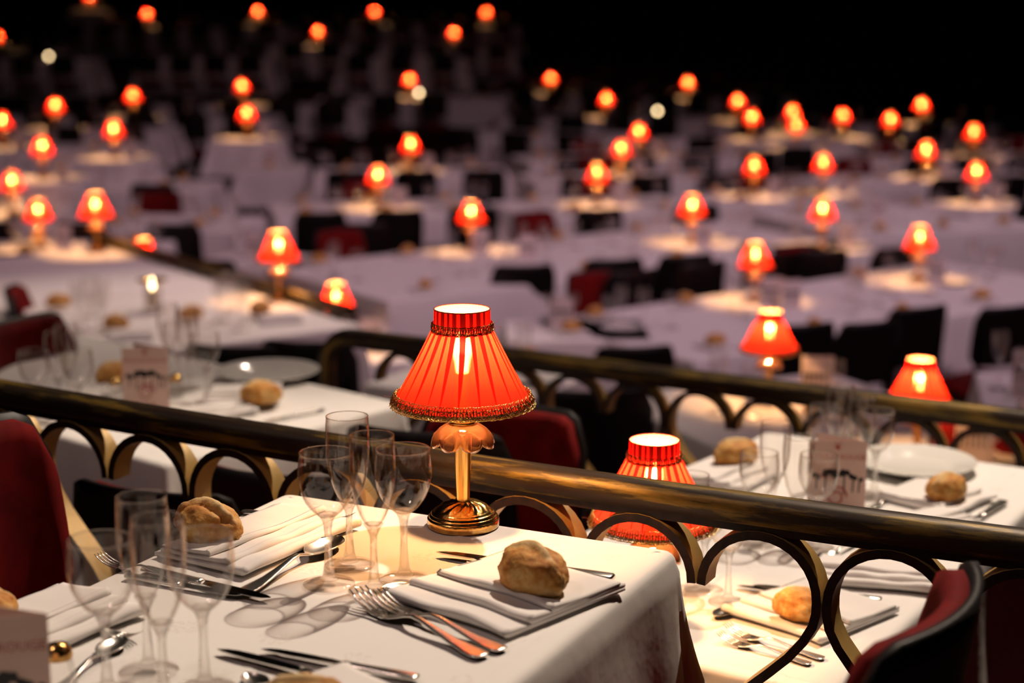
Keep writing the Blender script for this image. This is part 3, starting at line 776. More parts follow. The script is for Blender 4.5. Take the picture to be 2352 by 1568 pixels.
make_railing(r3path, TZ+T2+.04, T2, 'third handrail, lit orange, running behind the far side tables', .2, 14, pitch=.171)
# floors, one per terrace
def slab(name, pts, z, th=.3):
    mb = MB(); n = len(pts); mb.add([(p[0], p[1], z) for p in pts]+[(p[0], p[1], z-th) for p in pts],
        [tuple(range(n)), tuple(reversed(range(n, 2*n)))]+[(j, n+j, n+(j+1) % n, (j+1) % n) for j in range(n)])
    o = mb.build(name, CARPET, smooth=False); o['kind'] = 'structure'; return o
def off(p, t, o): nn = Vector((-t.y, t.x)); return p+nn*o
def edge_line(path, o, ext=9):
    t0 = (path[1]-path[0]).normalized(); t1 = (path[-1]-path[-2]).normalized()
    pts = [path[0]-t0*ext]+path[::10]+[path[-1]+t1*ext]
    res = []
    for i, p in enumerate(pts):
        t = t0 if i < 2 else t1 if i >= len(pts)-2 else (pts[i+1]-pts[i-1]).normalized(); res.append(tuple(off(p, t, o)))
    return res
slab('floor', [(-30, -4), (30, -4), (30, 42), (-30, 42)], T3, .2)
slab('floor', edge_line(r1path, .05)[::-1]+[(-9.5, -3.5), (9.5, -3.5)], 0, .84)
slab('floor', edge_line(r2path, .05)[::-1]+[(-9.6, -3.6), (9.6, -3.6)], T1, .62)
e3n = Vector((-e3.y, e3.x))
slab('floor', [tuple(b3+e3*.05+e3n*.05), tuple(a3-e3*6+e3n*.05), (-9, -3), (9, -3), tuple(P(2500, 880, T2).xy+Vector((.3, .6))), tuple(P(1560, 830, T2).xy)], T2, .24)
for nm, pts in (('wall_back', [(-30, 41), (30, 41), (30, 41.2), (-30, 41.2)]), ('wall_left', [(-29.2, -4), (-29, -4), (-29, 41), (-29.2, 41)]), ('wall_right', [(29, -4), (29.2, -4), (29.2, 41), (29, 41)]), ('wall_front', [(-29, -4), (29, -4), (29, -3.8), (-29, -3.8)])):
    mb = MB(); n = 4; mb.add([(p[0], p[1], T3) for p in pts]+[(p[0], p[1], 9) for p in pts], [tuple(range(n)), tuple(range(n, 2*n))]+[(j, (j+1) % n, n+(j+1) % n, n+j) for j in range(n)])
    o = mb.build(nm, BLACKWALL, smooth=False); o['kind'] = 'structure'
mb = MB(); box(mb, -30, 30, -4, 41, 9, 9.2); o = mb.build('ceiling', BLACKWALL, smooth=False); o['kind'] = 'structure'

# prototypes
LAMP = make_lamp(True); LAMPF = make_lamp(False)
WINE = make_glass('wine'); FLUTE = make_glass('flute')
WINEF = make_glass('wine', 20, 10, False); FLUTEF = make_glass('flute', 20, 10, False)
FORK = make_fork(); SPOON = make_spoon(); KNIFE = make_knife()
BR = [make_bread(s) for s in (1.3, 4.1, 7.7)]
NAP = make_napkin(); NAP2 = make_napkin(.235, .155, seed=5, step=.032)
PLATE = make_plate(); CARDP = make_card()
mb = MB(); box(mb, -.0525, .0525, -.0006, .0006, 0, .15)
for k in range(6): mb.add([(-.042+.0155*k+.008*math.cos(q*PI/4), -.0012, .086+.008*math.sin(q*PI/4)) for q in range(8)]+[(-.044+.0155*k, -.0012, .08), (-.044+.0155*k, -.0012, .045), (-.040+.0155*k, -.0012, .045), (-.040+.0155*k, -.0012, .08)], [tuple(range(8)), (8, 9, 10, 11)], 1)
CARDF = mb.build('menu_card', [CARDPALE, INK], smooth=False)
SHAKER = make_shaker()
CHAIR = make_chair(True); CHAIRF = make_chair(False)

def table(c, ux, hx, hy, t, label, clabel, cat='tablecloth', drop=.42, seed=1, mat=None, crease=False, fold=.010, n=30, lev=8, floor=None):
    """c centre (x, y), ux unit vector of the long/first half-axis"""
    rz = math.atan2(ux[1], ux[0])
    cl = make_cloth(hx, hy, drop, seed, mat or CLOTH, n=n, lev=lev, crease=crease, fold=fold)
    cl.location = (c[0], c[1], TZ+t); cl.rotation_euler.z = rz; tag(cl, label, 'tablecloth')
    tb = make_table(hx, hy, TZ+t-(floor if floor is not None else t)-.002); tb.location = (c[0], c[1], TZ+t-.0015); tb.rotation_euler.z = rz
    tag(tb, clabel, 'table'); return cl
# ---- table 1 (near)
br = V2(P(1563, 1262)); bl = V2(P(655, 1128)); w1 = (br-bl).length; u1 = (br-bl).normalized(); n1 = Vector((-u1.y, u1.x))
L1 = 1.7
c1 = (br+bl)/2-n1*L1/2
table(c1, u1, w1/2, L1/2, 0, 'white damask cloth on the nearest table, holding the sharp red lamp', 'table under the nearest white cloth', drop=.46, seed=2, mat=DAMASK, crease=True, fold=.008, n=90, lev=22)
def on(px, py, t=0, lift=.0012): v = P(px, py, t); v.z += lift; return v
lamp1 = place(LAMP, on(1064, 1207), math.radians(20), 'large sharp red pleated lamp with gold fringe on the nearest table', 'lamp')
def glass(kind, px, py, t, label, group=None, far=False):
    h = .168 if kind == 'wine' else .195
    v = P(px, py, t+h); v.z = TZ+t+.0012
    pr = {('wine', 0): WINE, ('flute', 0): FLUTE, ('wine', 1): WINEF, ('flute', 1): FLUTEF}[(kind, int(far))]
    return place(pr, v, random.uniform(0, 6), label, 'glass', group)
glass('wine', 749, 1040, 0, 'wine glass in focus, front left of the four before the lamp')
glass('wine', 925, 1032, 0, 'wine glass in focus, nearest to the foot of the big lamp')
glass('flute', 854, 1002, 0, 'champagne flute in focus, front middle of the four before the lamp')
glass('flute', 797, 958, 0, 'tall champagne flute at the back of the four before the lamp')
glass('wine', 230, 1240, 0, 'slightly blurred wine glass, leftmost of the near cluster')
glass('wine', 458, 1230, 0, 'slightly blurred wine glass in front of the near bread roll')
glass('flute', 360, 1193, 0, 'slightly blurred flute in the middle of the near left cluster')
glass('flute', 324, 1142, 0, 'slightly blurred flute at the back of the near left cluster')
def cut(proto, tip, end, t, label, cat='cutlery', lift=.0015, roll=0, tilt=0):
    a = on(end[0], end[1], t, lift); b = on(tip[0], tip[1], t, lift); d = b-a; L_ = d.length; s = L_/(.2115 if proto is KNIFE else .2)
    s = max(.55, min(1.15, s))
    o = place(proto, a, math.atan2(d.y, d.x), label, cat, None, s); o.rotation_euler.x = roll; o.rotation_euler.y = tilt; return o
def breadroll(i, px, py, t, rz, label, s=1.0, lift=.018, group=None):
    return place(BR[i % 3], on(px, py, t, lift), rz, label, 'bread', group, s)
def napkin(px, py, t, ang, label, s=1.0, proto=None, group=None, flip=1):
    return place(proto or NAP, on(px, py, t, .004), ang, label, 'napkin', group, s if isinstance(s, tuple) else (s, s, 1))
def angpx(p, q, t): a = P(p[0], p[1], t); b = P(q[0], q[1], t); return math.atan2(b.y-a.y, b.x-a.x)
# setting by the right edge, in focus: napkin quad (880,1385) (1275,1292) (1405,1365) (1165,1480)
aN = angpx((905, 1400), (1170, 1488), 0)
napkin(1160, 1374, 0, math.radians(-42), 'folded napkin under the bread roll at the near table edge', 1.0)
breadroll(0, 1224, 1385, 0, math.radians(-50), 'crusty bread roll in focus at the right edge of the near table', 1.12, lift=.019)
cut(FORK, (798, 1380), (1112, 1517), 0, 'silver fork nearest the table edge, its handle reflecting red')
cut(FORK, (862, 1392), (1156, 1502), 0, 'silver fork lying against the folded napkin, behind its twin')
cut(SPOON, (872, 1372), (1085, 1318), 0, 'small silver spoon between the front flute and napkin', lift=.002)
cut(KNIFE, (990, 1278), (1410, 1338), 0, 'knife with dark blade pointing at the lamp foot')
cut(KNIFE, (1072, 1300), (1400, 1352), 0, 'shorter knife half hidden under the napkin, beside another')
# setting on the far side
napkin(600, 1250, 0, math.radians(57), 'folded napkin with lengthwise ridges beside the spoon', 1.0, NAP2)
breadroll(1, 480, 1264, 0, math.radians(150), 'pale bread roll seen behind the wine glasses', 1.08, lift=.017)
cut(FORK, (812, 1208), (556, 1180), 0, 'fork with its handle at the back of the near table')
cut(SPOON, (782, 1250), (560, 1368), 0, 'large spoon with a shiny bowl behind the front wine glass')
cut(KNIFE, (622, 1384), (330, 1315), 0, 'knife with dark blade tip below the big spoon')
cut(KNIFE, (556, 1376), (290, 1330), 0, 'smaller knife tip beside the blurred wine glass')
cut(FORK, (228, 1296), (440, 1345), 0, 'dark fork seen through the blurred wine glasses')
cut(FORK, (322, 1480), (120, 1425), 0, 'fork with tines beside the stem of the left flute')
cut(FORK, (300, 1440), (60, 1400), 0, 'fork partly under the left napkin, tines by the glass stem')
cut(SPOON, (285, 1478), (120, 1600), 0, 'large spoon with a glinting bowl behind the leftmost glass stem')
cut(SPOON, (200, 1425), (18, 1384), 0, 'spoon handle at the left edge of the near table')
napkin(60, 1462, 0, math.radians(57), 'folded napkin at the left edge behind the menu card', 1.0, NAP2)
breadroll(2, -32, 1478, 0, 1.0, 'bread roll cut off by the left picture edge above the menu card', .9)
cut(KNIFE, (500, 1504), (880, 1600), 0, 'broad dark knife blade at the bottom of the near table')
cut(KNIFE, (600, 1502), (960, 1568), 0, 'long knife with a glinting bolster at the bottom of the table')
napkin(735, 1660, 0, math.radians(-48), 'folded napkin cut off by the bottom picture edge', .9)
breadroll(1, 690, 1690, 0, .3, 'bread roll cut off by the bottom picture edge', .95, lift=.018)
cut(SPOON, (565, 1560), (700, 1660), 0, 'spoon tip at the bottom picture edge')
v = P(118, 1412, .150); card = place(CARDP, (v.x-.055, v.y-.012, TZ+.0012), math.radians(14), 'dark pink printed menu card at the bottom corner, nearest of the menu cards', 'menu card')
place(SHAKER, on(138, 1592), 0, 'small metal-capped shaker beside the nearest menu card', 'shaker')
# ---- right table on the first terrace down
def ln(p, q, t): a = V2(P(*p, t)); b = V2(P(*q, t)); return a, (b-a).normalized()
RA, RV = ln((1989, 1524), (2352, 1177), T1)                     # its right edge, running away
RB, RW = ln((2230, 1076), (2352, 1101), T1)                     # its back edge
def meet(a, u, b, w):
    den = u.x*w.y-u.y*w.x; k = ((b.x-a.x)*w.y-(b.y-a.y)*w.x)/den; return a+u*k
LA = V2(P(1594, 1077, T1))
ur = Vector((RV.y, -RV.x))                                      # across the table, to the right
wR = (RA-LA).dot(ur); 
backR = (V2(P(2060, 1045, T1))-RA).dot(RV)+.05
hR = .85
while hR > .4:
    cR = RA-ur*(wR/2)+RV*(backR-hR); ok = True
    for sg in (-1, 1):
        q = cR+ur*(sg*wR/2)-RV*(hR+.03)
        i_ = min(range(80), key=lambda i: (r1path[i]-q).length); e_ = (r1path[i_+1]-r1path[i_]).normalized(); dd = (q-r1path[i_]).dot(Vector((-e_.y, e_.x)))
        if dd < .035: ok = False
    if ok: break
    hR -= .01
print('right table half length', hR)
print('right table width', wR, 'dir', ur)
table(cR, ur, wR/2, hR, T1, 'white cloth on the right table just beyond the nearest railing', 'table under the cloth beyond the nearest railing', drop=.45, seed=5, mat=DAMASK, crease=True, fold=.010, n=60, lev=14)
lb = P(1503, 1012, T1+.30); place(LAMP, (lb.x, lb.y, TZ+T1+.0012), .4, 'red pleated lamp half hidden behind the nearest handrail', 'lamp')
for k, (kd, x, y, lb) in enumerate([('wine', 1745, 1040, 'wine glass at the front left of the right table cluster by the menu card'), ('flute', 1782, 972, 'flute at the back of the cluster left of the upright menu card'),
    ('flute', 1836, 1005, 'flute standing just left of the upright menu card'), ('wine', 1882, 1045, 'wine glass in front of the upright menu card'),
    ('flute', 1931, 886, 'tallest flute behind the upright menu card'), ('wine', 1897, 935, 'wine glass just behind the top edge of the upright menu card'),
    ('flute', 1981, 910, 'flute behind the menu card, in front of the second handrail'), ('wine', 2016, 944, 'wine glass standing beside the right plate'),
    ('flute', 1592, 1092, 'flute rim showing beside the half hidden lamp'), ('wine', 1622, 1128, 'glass rim showing over the nearest handrail beside the hidden lamp'), ('wine', 1678, 1152, 'wine glass whose stem shows through the first open heart')]):
    glass(kd, x, y, T1, lb)
v = P(1918, 1195, T1); place(CARDP, (v.x, v.y, v.z+.001), math.radians(-8), 'upright menu card among the glasses on the right table', 'menu card')
place(PLATE, on(2100, 1078, T1), 0, 'white dinner plate on the right table beyond the railing', 'plate', None, .95)
napkin(2150, 1150, T1, angpx((2050, 1180), (2200, 1120), T1), 'folded napkin beneath the roll by the right plate', .8)
breadroll(0, 2172, 1162, T1, .6, 'crusty bread roll in front of the right plate', 1.0, lift=.017)
napkin(2120, 1212, T1, .5, 'crumpled shaded napkin above the handrail on the right table', .75, NAP2)
napkin(1665, 1100, T1, .9, 'shaded napkin behind the half hidden lamp', .8)
breadroll(1, 1690, 1080, T1, .35, 'bread roll left of the glasses on the right table', 1.05, lift=.017)
napkin(2010, 1330, T1, angpx((1930, 1330), (2100, 1345), T1), 'shaded napkin seen through the third open heart', .85, NAP2)
napkin(1862, 1412, T1, math.radians(-47), 'orange-lit folded napkin seen through the hearts', .95)
breadroll(2, 1838, 1440, T1, -.4, 'bread roll seen through the open heart of the railing', .95)
cut(FORK, (1650, 1472), (1862, 1530), T1, 'fork seen through the open heart, the nearer of two')
cut(FORK, (1668, 1455), (1892, 1518), T1, 'fork against the orange-lit napkin, the farther of two')
cut(SPOON, (1640, 1425), (1760, 1372), T1, 'small spoon beside the foot of the glass in the open heart')
cut(KNIFE, (1688, 1354), (2035, 1402), T1, 'knife with its handle beyond the orange-lit napkin')
cut(KNIFE, (1730, 1352), (2025, 1384), T1, 'second knife beside the orange-lit napkin')
cut(KNIFE, (2110, 1290), (2305, 1158), T1, 'knife at the right edge of the right table')
cut(FORK, (1985, 1180), (2075, 1138), T1, 'fork handle beside the foot of the glass by the right plate')
cut(SPOON, (1880, 1300), (1990, 1240), T1, 'spoon seen just under the handrail between two hearts')
# ---- left table on the same terrace
LC = V2(P(935, 925, T1)); LB = V2(P(497, 832, T1)); ul = (LC-LB).normalized(); nl = Vector((-ul.y, ul.x)); WL = (LC-LB).length+1.1
cL = LC-ul*WL/2-nl*.36
table(cL, ul, WL/2, .36, T1, 'white cloth on the left table with the menu card, beyond the railing', 'table under the cloth holding the left menu card', drop=.45, seed=9, mat=DAMASK, fold=.008, n=40, lev=10)
for kd, x, y, lb in [('wine', 76, 805, 'wine glass, leftmost on the left table beyond the railing'), ('wine', 176, 806, 'wine glass next to the leftmost one on the left table'), ('flute', 128, 762, 'flute between the two wine glasses on the left table'), ('flute', 150, 745, 'farther flute between the two wine glasses on the left table'),
    ('wine', 470, 765, 'wine glass nearest the left plate'), ('flute', 428, 712, 'flute in the cluster between the left menu card and plate'), ('flute', 384, 700, 'tallest flute behind the left menu card'), ('wine', 405, 742, 'wine glass just behind the left menu card')]:
    glass(kd, x, y, T1, lb)
v = P(338, 945, T1); place(CARDP, (v.x, v.y, v.z+.001), math.radians(4), 'upright menu card on the left table beyond the railing', 'menu card')
place(PLATE, on(616, 868, T1), 0, 'white dinner plate on the left table with a bright glint', 'plate')
napkin(560, 915, T1, .1, 'folded napkin under the roll before the left plate', .9)
breadroll(0, 600, 940, T1, .2, 'bread roll in front of the left plate', 1.05)
napkin(490, 955, T1, .6, 'tan shaded napkin below the left plate', .75, NAP2)
breadroll(1, 262, 892, T1, .8, 'bread roll just left of the left menu card', 1.05)
napkin(205, 915, T1, 1.2, 'reddish shaded napkin below the leftmost glasses', .55, NAP2)
cut(KNIFE, (600, 975), (745, 945), T1, 'knife at the front of the left table below the plate')
cut(FORK, (430, 900), (500, 885), T1, 'fork between the left glasses and the left plate')
place(SHAKER, on(266, 918, T1), 0, 'small shaker left of the left menu card', 'shaker')
place(SHAKER, on(405, 910, T1), 0, 'small shaker right of the left menu card', 'shaker')
# ---- table on the second terrace, far left, in front of the third rail
c2c = V2(P(822, 748, T2)); w2 = Vector((-e3n.x, -e3n.y)) if e3n.x > 0 else e3n
w2 = Vector((e3.y, -e3.x)); w2 = w2 if w2.x < 0 else -w2
aw = -e3                                                        # away along the rail
cc = c2c+w2*.825+aw*.6
table(cc, w2, .85, .6, T2, 'white cloth on the table beyond the left plate, with an orange-footed lamp', 'table under the cloth beyond the left plate', drop=.45, seed=12, fold=.01)
cc2 = cc+aw*1.34
table(cc2, w2, .85, .70, T2, 'white cloth under the lamp left of the third handrail', 'table under the lamp left of the third handrail', drop=.45, seed=13, fold=.01)
cc3 = cc+w2*1.75-aw*.15
table(cc3, w2, .75, .45, T2, 'white cloth at the far left edge behind two red chairs', 'table at the far left edge behind two red chairs', drop=.45, seed=14, fold=.01)

# ---------------------------------------------------------------- the far hall: lamps with their tables
TL = -.65
ORD = ['first', 'second', 'third', 'fourth', 'fifth', 'sixth', 'seventh', 'eighth', 'ninth', 'tenth', 'eleventh', 'twelfth', 'thirteenth', 'fourteenth', 'fifteenth', 'sixteenth']

far = [
 (1768, 768, T2, 25, .75, .36), (2112, 886, T2, 20, .8, .36), (640, 572, T2, None, 0, 0), (219, 478, T2, None, 0, 0),
 (772, 690, T3, 15, .7, .36), (331, 582, T3, 10, .7, .36), (88, 488, T3, 5, .8, .4), (28, 420, T3, 3, .7, .35),
 (1082, 492, T3, None, 0, 0), (1590, 477, T3, None, 0, 0), (1735, 592, T3, None, 0, 0), (2113, 552, T3, None, 0, 0),
 (868, 407, T3, 12, 1.2, .5), (1372, 402, T3, 18, 1.1, .5), (943, 335, T3, 6, 1.3, .45), (1427, 345, T3, 12, 1.1, .4),
 (1468, 305, T3, 14, 1.2, .4), (1733, 385, T3, 16, 1.1, .4), (1891, 378, T3, 16, 1.1, .4), (1890, 486, T3, 25, .8, .4),
 (2127, 348, T3, 16, 1.1, .4), (2243, 398, T3, 20, 1.2, .4), (2237, 306, T3, 16, 1.3, .4),
 (97, 340, TL, 0, 1.5, .4), (261, 300, TL, 0, 1.3, .4), (305, 222, TL, 0, 1.6, .4), (127, 245, TL, 0, 1.2, .4), (4, 280, TL, 0, 1.2, .4),
 (567, 263, TL, 3, 1.0, .4), (556, 200, TL, 3, 1.4, .4), (941, 185, TL, 3, 1.2, .4),
 (1265, 182, T3, 4, 1.9, .5), (1393, 230, T3, 6, 1.4, .4), (1580, 192, T3, 6, 1.8, .4), (1694, 235, T3, 6, 1.3, .4), (1727, 272, T3, 8, 1.0, .4),
 (1820, 260, T3, 8, 1.0, .4), (1829, 290, T3, 8, .9, .4), (1936, 268, T3, 8, 1.1, .4), (2045, 277, T3, 10, 1.1, .4), (2117, 243, T3, 10, 1.0, .4),
 (338, 33, .12, 0, 1.4, .45), (592, 28, .12, 0, 1.4, .45), (860, 28, .12, 0, 1.4, .45), (1117, 30, .12, 0, 1.4, .45), (730, 74, -.14, 0, 1.2, .45), (1042, 77, -.14, 0, 1.2, .45), (-6, 85, -.14, 0, 1.2, .45), (205, -6, .12, 0, 1.2, .4),
]
DFIX = {-.14: 29.2, .12: 32.0}
def band(x, y):
    if y < 110: return 'highest row'
    if y < 252: return 'second highest row'
    if y < 325: return 'third highest row'
    if y < 450: return 'fourth highest row'
    if y < 530: return 'fifth highest row'
    if y < 700: return 'row of large soft lamps'
    return 'pair over the second handrail'
bands = {}
for f in far: bands.setdefault(band(f[0], f[1]), []).append(f[0])
fr = random.Random(21)
FOOT = []                                                      # footprints: centre, u, hx, hy, t
def corners(ft, g=0):
    c, u, hx, hy, t = ft; n = Vector((-u.y, u.x)); hx += g; hy += g
    return [c+u*hx*i+n*hy*j for i, j in ((-1, -1), (1, -1), (1, 1), (-1, 1))]
def hit(f, g, pad=0.0):
    if abs(f[4]-g[4]) > .35 and False: return False
    A, B = corners(f, pad), corners(g, 0)
    for u in (f[1], g[1]):
        for ax in (u, Vector((-u.y, u.x))):
            pa = [p.dot(ax) for p in A]; pb = [p.dot(ax) for p in B]
            if max(pa) < min(pb) or max(pb) < min(pa): return False
    return True
def foot_of_edge(p, q, t, hd):
    a = V2(P(*p, t)); b = V2(P(*q, t)); u = (b-a).normalized(); n = Vector((-u.y, u.x)); return [(a+b)/2+n*hd, u, (b-a).length/2, hd, t]
def foot_of_corner(c, ang, L_, W_, t):
    a = math.radians(ang); u = Vector((math.cos(a), math.sin(a))); n = Vector((-u.y, u.x)); return [Vector(c)+u*L_/2+n*W_/2, u, L_/2, W_/2, t]
FOOT += [[cR, ur, wR/2, hR, T1], [cL, ul, WL/2, .36, T1], [cc, w2, .85, .6, T2], [cc2, w2, .85, .7, T2], [cc3, w2, .75, .45, T2]]
big = [(foot_of_corner((-.64, 8.73), 35, 3.5, 1.40, T3), 'long white table behind the big lamp carrying two lamps', 1),
       (foot_of_corner((.79, 7.26), 38, 3.1, 1.15, T3), 'long white table above the second handrail carrying two lamps', 2)]
extra = [((380, 612), (690, 628), T3, .42, 'long white cloth stripe across the left of the hall, lowest of three', 0), ((-60, 522), (545, 530), T3, .4, 'long white cloth stripe across the left of the hall, middle of three', 0),
 ((-60, 436), (470, 438), T3, .4, 'long white cloth stripe across the left of the hall, upper of three', 0), ((540, 392), (690, 392), T3, .6, 'tall draped cloth end in the left centre of the hall', 0),
 ((1140, 800), (1540, 797), T3, .42, 'white cloth with a plate just above the second handrail', 1),
 ((1960, 545), (2420, 520), T3, .7, 'large bunched white cloth at the right of the hall', 0),
 ((1035, 312), (1400, 322), T3, .5, 'long white cloth in the upper centre of the hall', 0),
 ((830, 880), (1180, 930), T2, .35, 'white cloth seen through the second railing behind the big lamp', 0), ((2260, 960), (2560, 975), T2, .35, 'white cloth above the second handrail at the right edge', 0)]
jobs = []
for ft, lb, k in big: jobs.append([ft, lb, None])
for p, q, t, hd, lb, k in extra: jobs.append([foot_of_edge(p, q, t, hd), lb, None])
for c_, L_, lb in (((-5.6, 26.0), 2.0, 'dim draped cloth below the highest row, left of centre'), ((-2.6, 26.3), 1.9, 'dim draped cloth below the highest row, near the centre'), ((-8.4, 25.5), 2.2, 'dim draped cloth below the highest row, at the left')):
    jobs.append([foot_of_corner(c_, 0, L_, .9, -.285), lb, None])
lamps = []
for (x, y, t, ang, hx, hy) in far:
    b_ = band(x, y); xs = sorted(bands[b_]); i = xs.index(x); where = f'{ORD[i]} lamp from left, {b_}'
    if t in DFIX and y < 110: p = PD(x, y, DFIX[t]); t = p.z-TZ-.225
    else: p = P(x, y, t+.225)
    tz = {.12: .12, -.14: -.14}.get(round(t, 2), t)
    lamps.append((x, y, Vector((p.x, p.y, TZ+t+.0015)), f'glowing red table lamp, {ORD[i]} from left, {b_}'))
    if ang is not None:
        a = math.radians(ang); u = Vector((math.cos(a), math.sin(a)))
        jobs.append([[V2(p)-Vector((-u.y, u.x))*.05, u, hx, hy, t], where, V2(p)])
# keep the tables apart: later ones give way
done = list(FOOT)
for jb in jobs:
    ft = jb[0]
    if jb[1] not in (big[0][1], big[1][1]):
        for it in range(40):
            if not any(hit(ft, g, .03) for g in done): break
            ft[2] = max(.34, ft[2]*.92)
            if ft[2] <= .34: ft[3] = max(.26, ft[3]*.94)
        ft[0] = ft[0]
    done.append(ft)
for x, y, base, lb in lamps:
    place(LAMP if (x, y) == (1768, 768) else LAMPF, base, fr.uniform(0, 6), lb, 'lamp')
for x, y, base, lb in lamps:
    if (x, y) in ((1082, 492), (1590, 477), (1735, 592), (2113, 552)):
        place(CARDF, base+Vector((.06, -.16, 0)), .1, 'pale menu card in front of '+lb.replace('glowing red table ', ''), 'menu card')
CHAIRS = []
def free_spot(q, t, own=None, rad=.19):
    f = [q, Vector((1, 0)), rad, rad, t]
    if any(g is not own and hit(f, g, -.02) for g in done): return False
    if any((c-q).length < .40 for c in CHAIRS): return False
    return True
for k_, (ft, where, lp) in enumerate(jobs):
    c, ux, hx, hy, t = ft; uy = Vector((-ux.y, ux.x)); islamp = lp is not None
    y_img = 999 if not islamp else None
    Dd = c.y
    a = math.atan2(ux.y, ux.x); seed = fr.uniform(0, 50)
    nm = f'table of the {where}' if islamp else where
    table(c, ux, hx, hy, t, f'white cloth under the {where}' if islamp else where, f'table under: {where}' if not islamp else f'table below the {where}', drop=.34 if t > -.9 and t < -.3 else .5, seed=seed, fold=.012, n=16, lev=5)
    def loc(a_, b_2): q = c+ux*a_+uy*b_2; return Vector((q.x, q.y, TZ+t+.0015))
    small = Dd > 17; pos = [lp] if islamp else []
    pos += [V2(l[2]) for l in lamps if abs(l[2].z-TZ-t) < .02]
    on_nm = where if not islamp else f'table of {where}'
    nst = max(1, int(round(hx*2/.62)))
    for s_i in range(nst):
        s_ = (-1+2*(s_i+.5)/nst)*hx
        for sy in (-1, 1):
            if small and sy > 0: continue
            if hy < .3 and sy > 0: continue
            q = loc(s_+fr.uniform(-.05, .05), sy*(hy-.15))
            if any((V2(q)-w).length < .17 for w in pos): continue
            place(NAP, q+Vector((0, 0, .002)), a+fr.uniform(-.3, .3)-PI/2, f'folded napkin, {on_nm}', 'napkin', f'napkins, {where}', (.7, .7, 1))
            pos.append(V2(q))
            if not small or s_i % 2: place(BR[fr.randrange(3)], q+Vector((0, 0, .018)), fr.uniform(0, 6), f'bread roll, {on_nm}', 'bread', f'bread rolls, {where}', 1.0)
        for g in range(2 if small else 5):
            q = loc(s_+fr.uniform(-.24, .24), fr.uniform(-.19, .16)*(hy/.4))
            if any((V2(q)-w).length < (.115 if w in [l_ for l_ in pos[:1]] else .075) for w in pos): continue
            pos.append(V2(q)); kd = 'wine glass' if g % 2 == 0 else 'flute'
            place(WINEF if g % 2 == 0 else FLUTEF, q, 0, f'clear {kd}, {on_nm}', 'glass', f'{kd}s, {where}')
    if not small:
        if islamp:
            q = lp+ux*.15-uy*.06
            place(CARDF, (q.x, q.y, TZ+t+.0015), a*.3+fr.uniform(-.3, .3), f'small upright menu card beside the {where}', 'menu card')
        else:
            q = loc(-hx*.2, .02); place(CARDF, q, a*.3, f'menu card, {where}', 'menu card')
        q = loc(hx*.62, .03*fr.uniform(-1, 1)); pos.append(V2(q)); place(PLATE, q+Vector((0, 0, .0)), 0, f'white plate, {on_nm}', 'plate', None, .8)
    if where.startswith('large bunched') or 'tall draped' in where: continue
    if islamp and any(w in where for w in ('pair over', )): continue
    nch = max(1, int(hx*2/.50))
    for k in range(nch):
        s_ = (-1+2*(k+.5)/nch)*hx
        for sd in (-1, 1):
            if sd > 0 and ('plate' in where or small or k % 3 != 1): continue
            q = c+ux*s_+uy*sd*(hy+.24)
            if sd < 0 and not islamp and 'handrail' in where: continue
            if sd < 0 and where == big[0][1] and k < 2: continue
            if q.y < 6.3 or not free_spot(q, t, ft): continue
            CHAIRS.append(q)
            place(CHAIRF, (q.x, q.y, t+.001), a+(PI if sd < 0 else 0), (f'black-backed near chair, {on_nm}' if sd < 0 else f'red-fronted far chair, {on_nm}'), 'chair', f'{"near" if sd < 0 else "far"} chairs, {where}')
    if len(ORD) < 0: print(nm)
# ---- near chairs
def chair(px, py, t, face_deg, label, D=None, proto=None):
    p = P(px, py, t+.10)
    f = math.radians(face_deg)                                  # direction the sitter looks
    rz = f+PI/2                                                 # chair faces -y
    back = Vector((-math.cos(f), -math.sin(f)))
    q = V2(p)-back*.24
    return place(proto or CHAIR, (q.x, q.y, t+.001), rz, label, 'chair')
fL = math.degrees(math.atan2(u1.y, u1.x))
chair(-150, 1005, 0, fL, 'dark red upholstered chair at the left edge before the nearest railing')
chair(2192, 1404, 0, 151, 'black-shelled chair with red lining at the bottom corner, before the railing')
chair(1165, 940, T1, 255, 'bright red chair right behind the big lamp')
chair(965, 1000, T1, fL+100, 'dark chair behind the railing left of the big lamp')
chair(330, 1135, T1, fL+95, 'black chair back behind the arches, above the near bread roll')
chair(600, 1095, T1, fL+95, 'black chair back behind the arches, left of the four glasses')
chair(25, 742, T1, fL, 'dark red chair at the left edge beside the leftmost glass')
chair(2285, 960, T2, 250, 'red chair showing through the second railing behind the right plate')
chair(1370, 905, T2, 90, 'dark chair seen through the second railing right of the big lamp')
chair(20, 668, T2, 10, 'dark red chair at the left edge, higher than its neighbour')
chair(700, 790, T2, 80, 'black chair back left of the rolled-over rail end')
chair(525, 800, T2, 80, 'small black chair back above the left plate')
chair(1462, 800, T3, 100, 'black chair back just above the second handrail, left of the blurred lamp')

